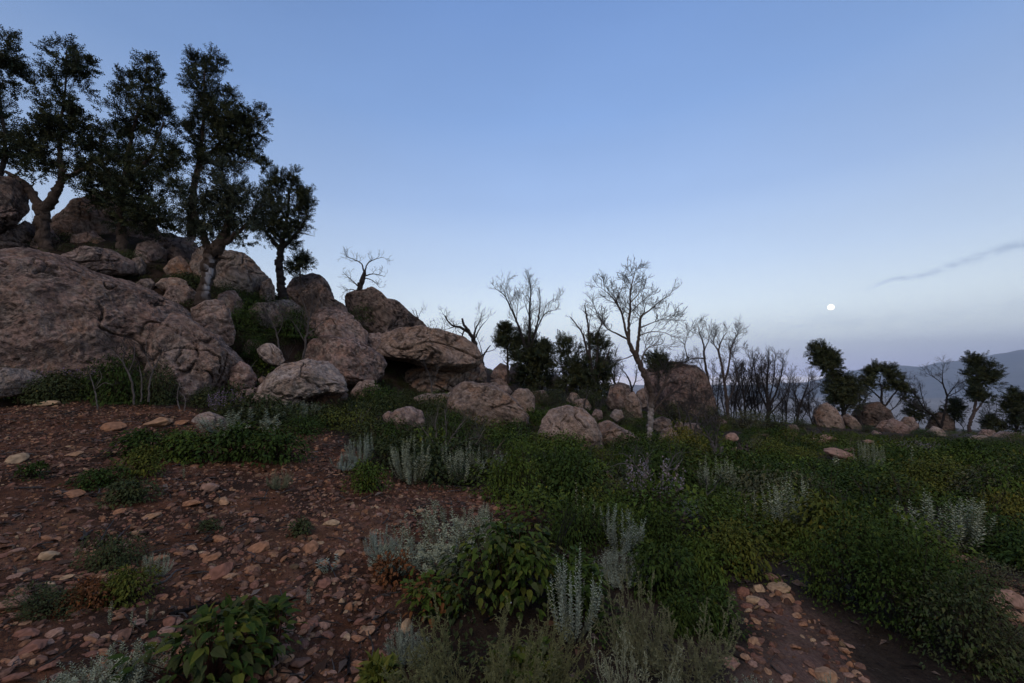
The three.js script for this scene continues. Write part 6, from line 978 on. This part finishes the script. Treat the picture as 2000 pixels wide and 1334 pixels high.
for (const a of [
  [805, 945, 66, 105, 'spiky', 'sage', 'left of the twin upright grey sages at the edge of the gravel', 0],
  [902, 945, 68, 92, 'spiky', 'sage', 'right of the twin upright grey sages at the edge of the gravel', 1],
  [710, 912, 50, 75, 'spiky', 'blue', 'silvery sage with one tall spike left of the twin sages', 2],
  [675, 918, 50, 40, 'spiky', 'blue', 'low silvery sage leaning left below the tall spike', 3],
  [865, 1100, 150, 125, 'bushy', 'sage', 'large bushy grey green sage in the middle of the gravel edge', 0],
  [775, 1120, 75, 85, 'bushy', 'blue', 'small grey sage left of the large bushy sage', 1],
  [1218, 1135, 110, 75, 'dome', 'blue', 'blue grey domed sage between dark green bushes', 0],
  [1120, 1250, 80, 190, 'spiky', 'blue', 'tall silvery sage spires right of the broad leafed front bush', 1],
  [1548, 1060, 80, 150, 'spiky', 'sage', 'upright pale sage standing in the green field', 2],
  [1470, 1040, 30, 120, 'sprig', 'sage', 'single thin sage spire left of the upright pale sage', 0],
  [1848, 1075, 100, 135, 'spiky', 'sage', 'tall grey sage fan on the right above the rubble', 3],
  [478, 860, 120, 70, 'spiky', 'sage', 'grey spikes of sage behind the long green row', 0],
  [578, 822, 70, 45, 'spiky', 'sage', 'small sage in front of the dark hollow of the overhanging boulder', 1],
  [62, 762, 90, 60, 'grass', 'sage', 'tall dry grass before the grey rock at the left edge', 0],
  [545, 955, 42, 42, 'spiky', 'olive', 'small olive sage tuft alone on the upper gravel', 2],
  [360, 935, 16, 40, 'sprig', 'sage', 'tiny sage spike at the lower edge of the long row', 1],
  [792, 1300, 60, 95, 'bushy', 'blue', 'silver sage tuft left of the front feathery bush', 2],
  [215, 1220, 22, 55, 'sprig', 'sage', 'leftmost of three small sage sprigs at lower left', 2],
  [256, 1225, 22, 52, 'sprig', 'sage', 'middle of three small sage sprigs at lower left', 3],
  [291, 1215, 18, 46, 'sprig', 'sage', 'rightmost of three small sage sprigs at lower left', 0],
  [205, 1370, 140, 110, 'bushy', 'sage', 'soft grey sage at the bottom left beside the large leafed plant', 3],
  [85, 1390, 80, 70, 'bushy', 'sage', 'grey sage at the bottom edge near the left corner', 0],
  [305, 1125, 40, 55, 'spiky', 'sage', 'dry grey sprig right of the dark spreading bush', 3],
  [640, 1120, 50, 50, 'sprig', 'blue', 'small silvery sprig on a grey twig, right of the gravel centre', 1],
  [600, 1180, 20, 40, 'sprig', 'blue', 'tiny upright silver sprig on the lower gravel', 2],
  [1137, 1040, 26, 130, 'sprig', 'sage', 'slim sage spire rising from bushes below the upright stone', 3],
  [1165, 1050, 24, 105, 'sprig', 'sage', 'shorter slim sage spire in the bushes below the upright stone', 0],
  [1210, 1080, 70, 105, 'spiky', 'blue', 'grey sage tips above the blue grey domed sage', 2],
  [1400, 975, 60, 95, 'spiky', 'sage', 'pale sage tips in the field right of the thin sapling', 1],
  [1700, 930, 45, 85, 'spiky', 'sage', 'pale sage tips in the middle of the far green field', 3],
  [1640, 940, 34, 85, 'sprig', 'sage', 'faint sage spire left in the far green field', 1],
  [1790, 940, 30, 80, 'sprig', 'sage', 'faint sage spire right in the far green field', 2],
  [1575, 985, 30, 80, 'sprig', 'blue', 'pale blue grey sprig right of the red stalk', 3],
  [1490, 1420, 80, 110, 'bushy', 'blue', 'silvery tuft at the bottom edge on the sandy patch', 1],
  [1640, 1400, 60, 80, 'bushy', 'blue', 'silvery tuft beside the orange stone at the bottom', 2],
  [945, 1385, 230, 215, 'feather', 'heather', 'front feathery bush at the bottom centre', 0],
  [850, 1385, 140, 150, 'feather', 'heather', 'left low part of feathery growth at the bottom centre', 1],
  [1050, 1370, 160, 180, 'feather', 'heather', 'feathery bush right of the front one, under the silvery spires', 1],
  [1245, 1300, 110, 200, 'feather', 'olive', 'tall pointed feathery bush right of the silvery spires', 2],
  [1335, 1340, 170, 190, 'feather', 'olive', 'right feathery bush beside the sandy patch', 0],
  [1225, 1430, 140, 220, 'feather', 'sage', 'pale grey feathery plant at the bottom right of centre', 1],
  [1280, 1005, 115, 130, 'flowers', 'mauve', 'purple flowered bush in the middle of the green', 0],
  [440, 812, 60, 60, 'flowers', 'purple', 'violet flowered bush at the foot of the huge slab', 1],
  [140, 755, 90, 45, 'flowers', 'purple', 'faint violet flowers before the huge slab at left', 2],
  [1835, 900, 50, 40, 'flowers', 'mauve', 'dull mauve flowers in the far right field', 1],
  [1795, 895, 60, 40, 'flowers', 'mauve', 'brownish mauve flowers left in the far right field', 2],
  [1855, 935, 30, 40, 'flowers', 'purple', 'small violet flower spike in the right field', 0],
  ...later,
  [1526, 985, 26, 90, 'sprig', 'red', 'red seeding stalk behind the upright pale sage', 0],
  [1555, 985, 24, 80, 'sprig', 'red', 'fainter red stalk right of the red seeding stalk', 1],
]) sage(...a);

// ---------------------------------------------------------------- low green cover of the field and of the slopes
{
  const protos = [0, 1, 2, 3].map((k) => { const plan = bushPlan(7000 + k, 0.8, 0.34, 0.052, 560, { droop: 0.5 }); return leavesGeometry(plan.leaves, 1); });
  const r = rng(71), lists = protos.map(() => []);
  const gap = groundPoly([[1575, 860], [1700, 860], [1700, 905], [1580, 895]]), gap2 = groundPoly([[1400, 840], [1470, 840], [1470, 910], [1410, 905]]);
  const put = (x, z, s, tint) => lists[Math.floor(r() * protos.length)].push([x, z, s, tint]);
  for (let z = -2.0; z > -34; z -= 0.40) for (let x = -24; x < 44; x += 0.40) {
    const X = x + (r() - 0.5) * 0.4, Z = z + (r() - 0.5) * 0.4, dist = Math.hypot(X, Z); if (dist > 44) continue;
    const p = V(X, ground(X, Z), Z), [px, py, d] = project(p); if (px < -150 || px > 2250 || py > 1480) continue;
    const right = px > 930, patch = fbm(X * 0.35, 31, Z * 0.35, 3);
    if (edgeDist(gravelPoly, X, Z) > -0.15 || edgeDist(sandPoly, X, Z) > -0.25 || edgeDist(rubblePoly, X, Z) > -0.2) continue;
    if (inPoly(gap, X, Z) && r() < 0.75) continue; if (inPoly(gap2, X, Z) && r() < 0.5) continue;
    if (!right && (patch < -0.02 - (py > 600 ? 0.16 : 0) || py < 480) && r() < 0.9) continue;
    if (right && d > 4 && patch < -0.13 && r() < 0.72) continue;
    if (right && d < 4 && r() < 0.45) continue;
    const hue = fbm(X * 0.5 + 9, 3, Z * 0.5, 3) + (r() - 0.5) * 0.35;
    const t = px < 930 ? (hue > 0.3 ? GREEN.mid : [0.042, 0.054, 0.018]) : hue < -0.12 ? GREEN.deep : hue < 0.28 ? GREEN.mid : hue < 0.52 ? GREEN.olive : mix3(GREEN.olive, GREEN.yellow, 0.2);
    if (d > 20 && r() < 0.5) continue;
    put(X, Z, (d < 4 ? 0.55 : (0.75 + 0.5 * r()) * lerp(1, 0.34, sst(12, 20, d))) * (1 + 0.9 * fbm(X * 0.45, 40, Z * 0.45, 2)), t);
  }
  lists.forEach((l, k) => {
    const im = new THREE.InstancedMesh(protos[k], M.leaf, l.length);
    l.forEach(([x, z, s, t], i) => { tmpO.position.set(x, ground(x, z) - 0.03, z); tmpO.rotation.set((r() - 0.5) * 0.25, r() * 6.28, (r() - 0.5) * 0.25); tmpO.scale.set(s, s * (0.8 + 0.6 * r()), s); tmpO.updateMatrix(); im.setMatrixAt(i, tmpO.matrix); im.setColorAt(i, tmpC.setRGB(...jit(r, t, 0.25))); });
    im.name = numbered('ground_cover'); im.castShadow = im.receiveShadow = true; tag(im, 'low leafy green plants covering the open field and slopes', 'ground cover', 'green ground cover', 'stuff'); scene.add(im);
  });
}
{ // dry stalks and grass standing between the bushes
  const r = rng(512), mb = new MB(); for (let k = 0; k < 9; k++) { const a = r() * 6.28, l = 0.22 + 0.3 * r(), q = 0.1 + 0.25 * r(), e = V(Math.cos(a) * q, l, Math.sin(a) * q); tube(mb, [V(Math.cos(a) * 0.02, 0, Math.sin(a) * 0.02), e.clone().multiplyScalar(0.5).add(V(0, 0.04, 0)), e], [0.004, 0.003, 0.002], 3, () => jit(r, [1, 1, 1], 0.3)); if (r() < 0.6) tube(mb, [e.clone().multiplyScalar(0.55), e.clone().multiplyScalar(0.8).add(V((r() - 0.5) * 0.16, 0.03, (r() - 0.5) * 0.16))], [0.0025, 0.0015], 3, () => [1, 1, 1]); }
  const geo = mb.geometry(), l = [];
  for (let k = 0; k < 5200; k++) { const px = lerp(-100, 2100, r()), d = lerp(2.6, 24, r() ** 0.8), p = atDepth(px, d), [, py] = project(p); if (py > 1380 || edgeDist(sandPoly, p.x, p.z) > -0.1) continue; const e = edgeDist(gravelPoly, p.x, p.z); if (e > -0.1 && r() > 0.05) continue; if (fbm(p.x * 0.5, 60, p.z * 0.5, 3) < 0.08 || r() < (d < 6 ? 0.88 : d > 15 ? 0.72 : 0.62)) continue; l.push(p); }
  const im = new THREE.InstancedMesh(geo, M.bark, l.length), cols = [[0.20, 0.17, 0.135], [0.15, 0.12, 0.095], [0.11, 0.095, 0.085], [0.24, 0.22, 0.19], [0.17, 0.115, 0.08]];
  l.forEach((p, i) => { const s = 0.55 + 0.5 * r(); tmpO.position.copy(p); tmpO.rotation.set((r() - 0.5) * 0.5, r() * 6.28, (r() - 0.5) * 0.5); tmpO.scale.set(s, s * (0.8 + 0.5 * r()), s); tmpO.updateMatrix(); im.setMatrixAt(i, tmpO.matrix); im.setColorAt(i, tmpC.setRGB(...jit(r, cols[Math.floor(r() * cols.length)], 0.3))); });
  im.name = 'dry_stalks'; im.castShadow = im.receiveShadow = true; tag(im, 'dry brown and grey stalks standing between the bushes of the field', 'dry grass', null, 'stuff'); scene.add(im);
}
// ---------------------------------------------------------------- dead wood and litter on the gravel
function fallen(label, path, rad, tone = BARK.grey, group) {
  const pts = path.map(([px, py, up = 0]) => { const p = onGround(px, py, 0.8); p.y += rad + up; return p; });
  const g = thing('fallen_branch', label, 'branch', pts[0], group), mb = new MB(), r = rng(path[0][0] * 3 + path[0][1]), n = (pts.length - 1) * 5, sp = spline(pts, n); sp.forEach((p) => { p.x += 0.3 * rad * noise(p.x * 30, p.z * 30, 1); p.y += 0.4 * rad * noise(p.x * 30, p.z * 30, 4); });
  tube(mb, sp, sp.map((_, k) => rad * (1 - 0.65 * k / n)), 6, barkColor(tone, r), 0.2); mb.build('stick', M.bark, g);
  const tw = new MB(); for (let k = 0; k < 3; k++) { const i = Math.floor(n * (0.3 + 0.5 * r())), e = sp[i].clone().add(V((r() - 0.5) * 0.16, 0.02 + 0.03 * r(), (r() - 0.5) * 0.16)); tube(tw, [sp[i], sp[i].clone().lerp(e, 0.5).add(V(0, 0.01, 0)), e], [rad * 0.4, rad * 0.28, rad * 0.12], 4, barkColor(tone, r)); } tw.build('twig', M.bark, g);
}
fallen('pale forked dead branch lying right of the lower left bushes', [[290, 1148], [322, 1138], [345, 1122, 0.02], [368, 1112]], 0.0085, [0.27, 0.25, 0.24]);
fallen('thin grey twig crossing the pale forked branch', [[285, 1132], [312, 1128], [330, 1124]], 0.005, [0.25, 0.23, 0.22]);
fallen('grey branch sticking out above the dark spreading bush', [[192, 1072], [205, 1050, 0.03], [222, 1028, 0.05]], 0.009, BARK.grey);
fallen('second grey branch above the dark spreading bush', [[222, 1062], [238, 1048, 0.02], [255, 1034, 0.03]], 0.008, [0.25, 0.22, 0.21]);
fallen('short bleached log piece left of the two grey branches', [[155, 1060], [168, 1048], [180, 1038]], 0.014, BARK.grey);
fallen('crooked thin twig on the gravel near the red brown stone', [[482, 1078], [498, 1086], [496, 1098], [530, 1102]], 0.005, [0.22, 0.19, 0.18]);
fallen('thin dark twig across the gravel left of the crooked one', [[370, 1080], [400, 1076], [430, 1074]], 0.005, BARK.dark);
fallen('long thin twig reaching to the small silvery sprig', [[575, 1136], [600, 1122], [628, 1105, 0.01]], 0.005, BARK.grey);
fallen('pale curled twig beside the small silvery sprig', [[640, 1095], [652, 1120], [660, 1138]], 0.005, [0.26, 0.25, 0.26]);
fallen('grey fallen stick below the brown dying bush', [[728, 1172], [748, 1164], [782, 1158]], 0.008, BARK.grey);
fallen('grey fallen stick in the lower middle of the gravel', [[728, 1214], [752, 1200], [782, 1202]], 0.009, BARK.grey);
fallen('dark charred branch under the front left plant', [[330, 1205], [380, 1192], [430, 1182], [470, 1180]], 0.012, BARK.char);
fallen('bent grey twig standing in dark ash by the front feathery bush', [[722, 1320], [728, 1280, 0.03], [718, 1252, 0.05]], 0.008, BARK.grey);
fallen('second grey stick in dark ash by the front feathery bush', [[682, 1320], [680, 1295], [684, 1270]], 0.009, BARK.dark);
fallen('long thin twig near the tan upright stone', [[700, 1260], [738, 1230], [750, 1210]], 0.005, BARK.dark);
fallen('short thick dead stick by the lower right of the front left plant', [[538, 1176], [560, 1170], [578, 1172]], 0.012, BARK.grey);
fallen('thin twig on the upper gravel below the olive tuft', [[662, 968], [676, 976], [690, 980]], 0.006, BARK.grey);
fallen('thin pale twig below the right dark bush tip on the gravel', [[140, 950], [150, 945], [162, 935]], 0.006, BARK.grey);
fallen('grey stick in leaves at the left of the sandy patch', [[1490, 1290], [1510, 1306], [1530, 1322]], 0.007, BARK.grey);
fallen('dry stalk lying over the lower right of the sandy patch', [[1626, 1256], [1652, 1290], [1676, 1330]], 0.003, [0.28, 0.2, 0.16]);
{
  const r = rng(88), mb = new MB(); tube(mb, [V(-0.5, 0, 0), V(-0.1, 0.06, 0.06), V(0.5, 0, 0)], [0.035, 0.03, 0.012], 4, () => [1, 1, 1]); const stick = mb.geometry();
  const lf = new MB(); addLeaf(lf, V(-0.5, 0, 0), V(1, 0.1, 0), V(0, 1, 0.2), 1, 0.5, [1, 1, 1], 1); const dry = lf.geometry();
  const spots = []; let x0 = 1e9, x1 = -1e9, z0 = 1e9, z1 = -1e9; for (const [x, z] of gravelPoly) { x0 = Math.min(x0, x); x1 = Math.max(x1, x); z0 = Math.min(z0, z); z1 = Math.max(z1, z); }
  for (let k = 0; k < 38000; k++) { const x = lerp(x0, x1, r()), z = lerp(z0, z1, r()); if (!inPoly(gravelPoly, x, z)) continue; if (r() > 0.45 + 1.4 * fbm(x * 0.8 + 40, 3, z * 0.8, 3)) continue; spots.push([x, z]); }
  for (let k = 0; k < 4000; k++) { const x = lerp(-1, 8, r()), z = lerp(-1.8, -6, r()); if (!inPoly(sandPoly, x, z) || r() < 0.1) spots.push([x, z]); }
  for (const [geo, name, lab, cols, s0, share] of [[stick, 'twig_litter', 'thin dead twigs and stalks littering the ground', [[0.10, 0.085, 0.075], [0.16, 0.14, 0.125], [0.05, 0.042, 0.038], [0.2, 0.17, 0.15], [0.26, 0.235, 0.22]], 0.05, 0.5], [dry, 'leaf_litter', 'dry dark leaves littering the ground', [[0.06, 0.04, 0.03], [0.10, 0.06, 0.04], [0.14, 0.10, 0.075]], 0.03, 0.5]]) {
    const l = spots.filter(() => r() < share), im = new THREE.InstancedMesh(geo, geo === stick ? M.bark : M.softLeaf, l.length);
    l.forEach(([x, z], i) => { const s = s0 * (0.5 + 1.1 * r() + 3.2 * r() ** 7); tmpO.position.set(x, ground(x, z) + 0.008 + 0.01 * r(), z); tmpO.rotation.set((r() - 0.5) * 0.7, r() * 6.28, (r() - 0.5) * 0.5); tmpO.scale.set(s, s, s); tmpO.updateMatrix(); im.setMatrixAt(i, tmpO.matrix); im.setColorAt(i, tmpC.setRGB(...jit(r, cols[Math.floor(r() * cols.length)], 0.4))); });
    im.name = name; im.castShadow = im.receiveShadow = true; tag(im, lab, 'litter', null, 'stuff'); scene.add(im);
  }
}
renderer.render(scene, camera);
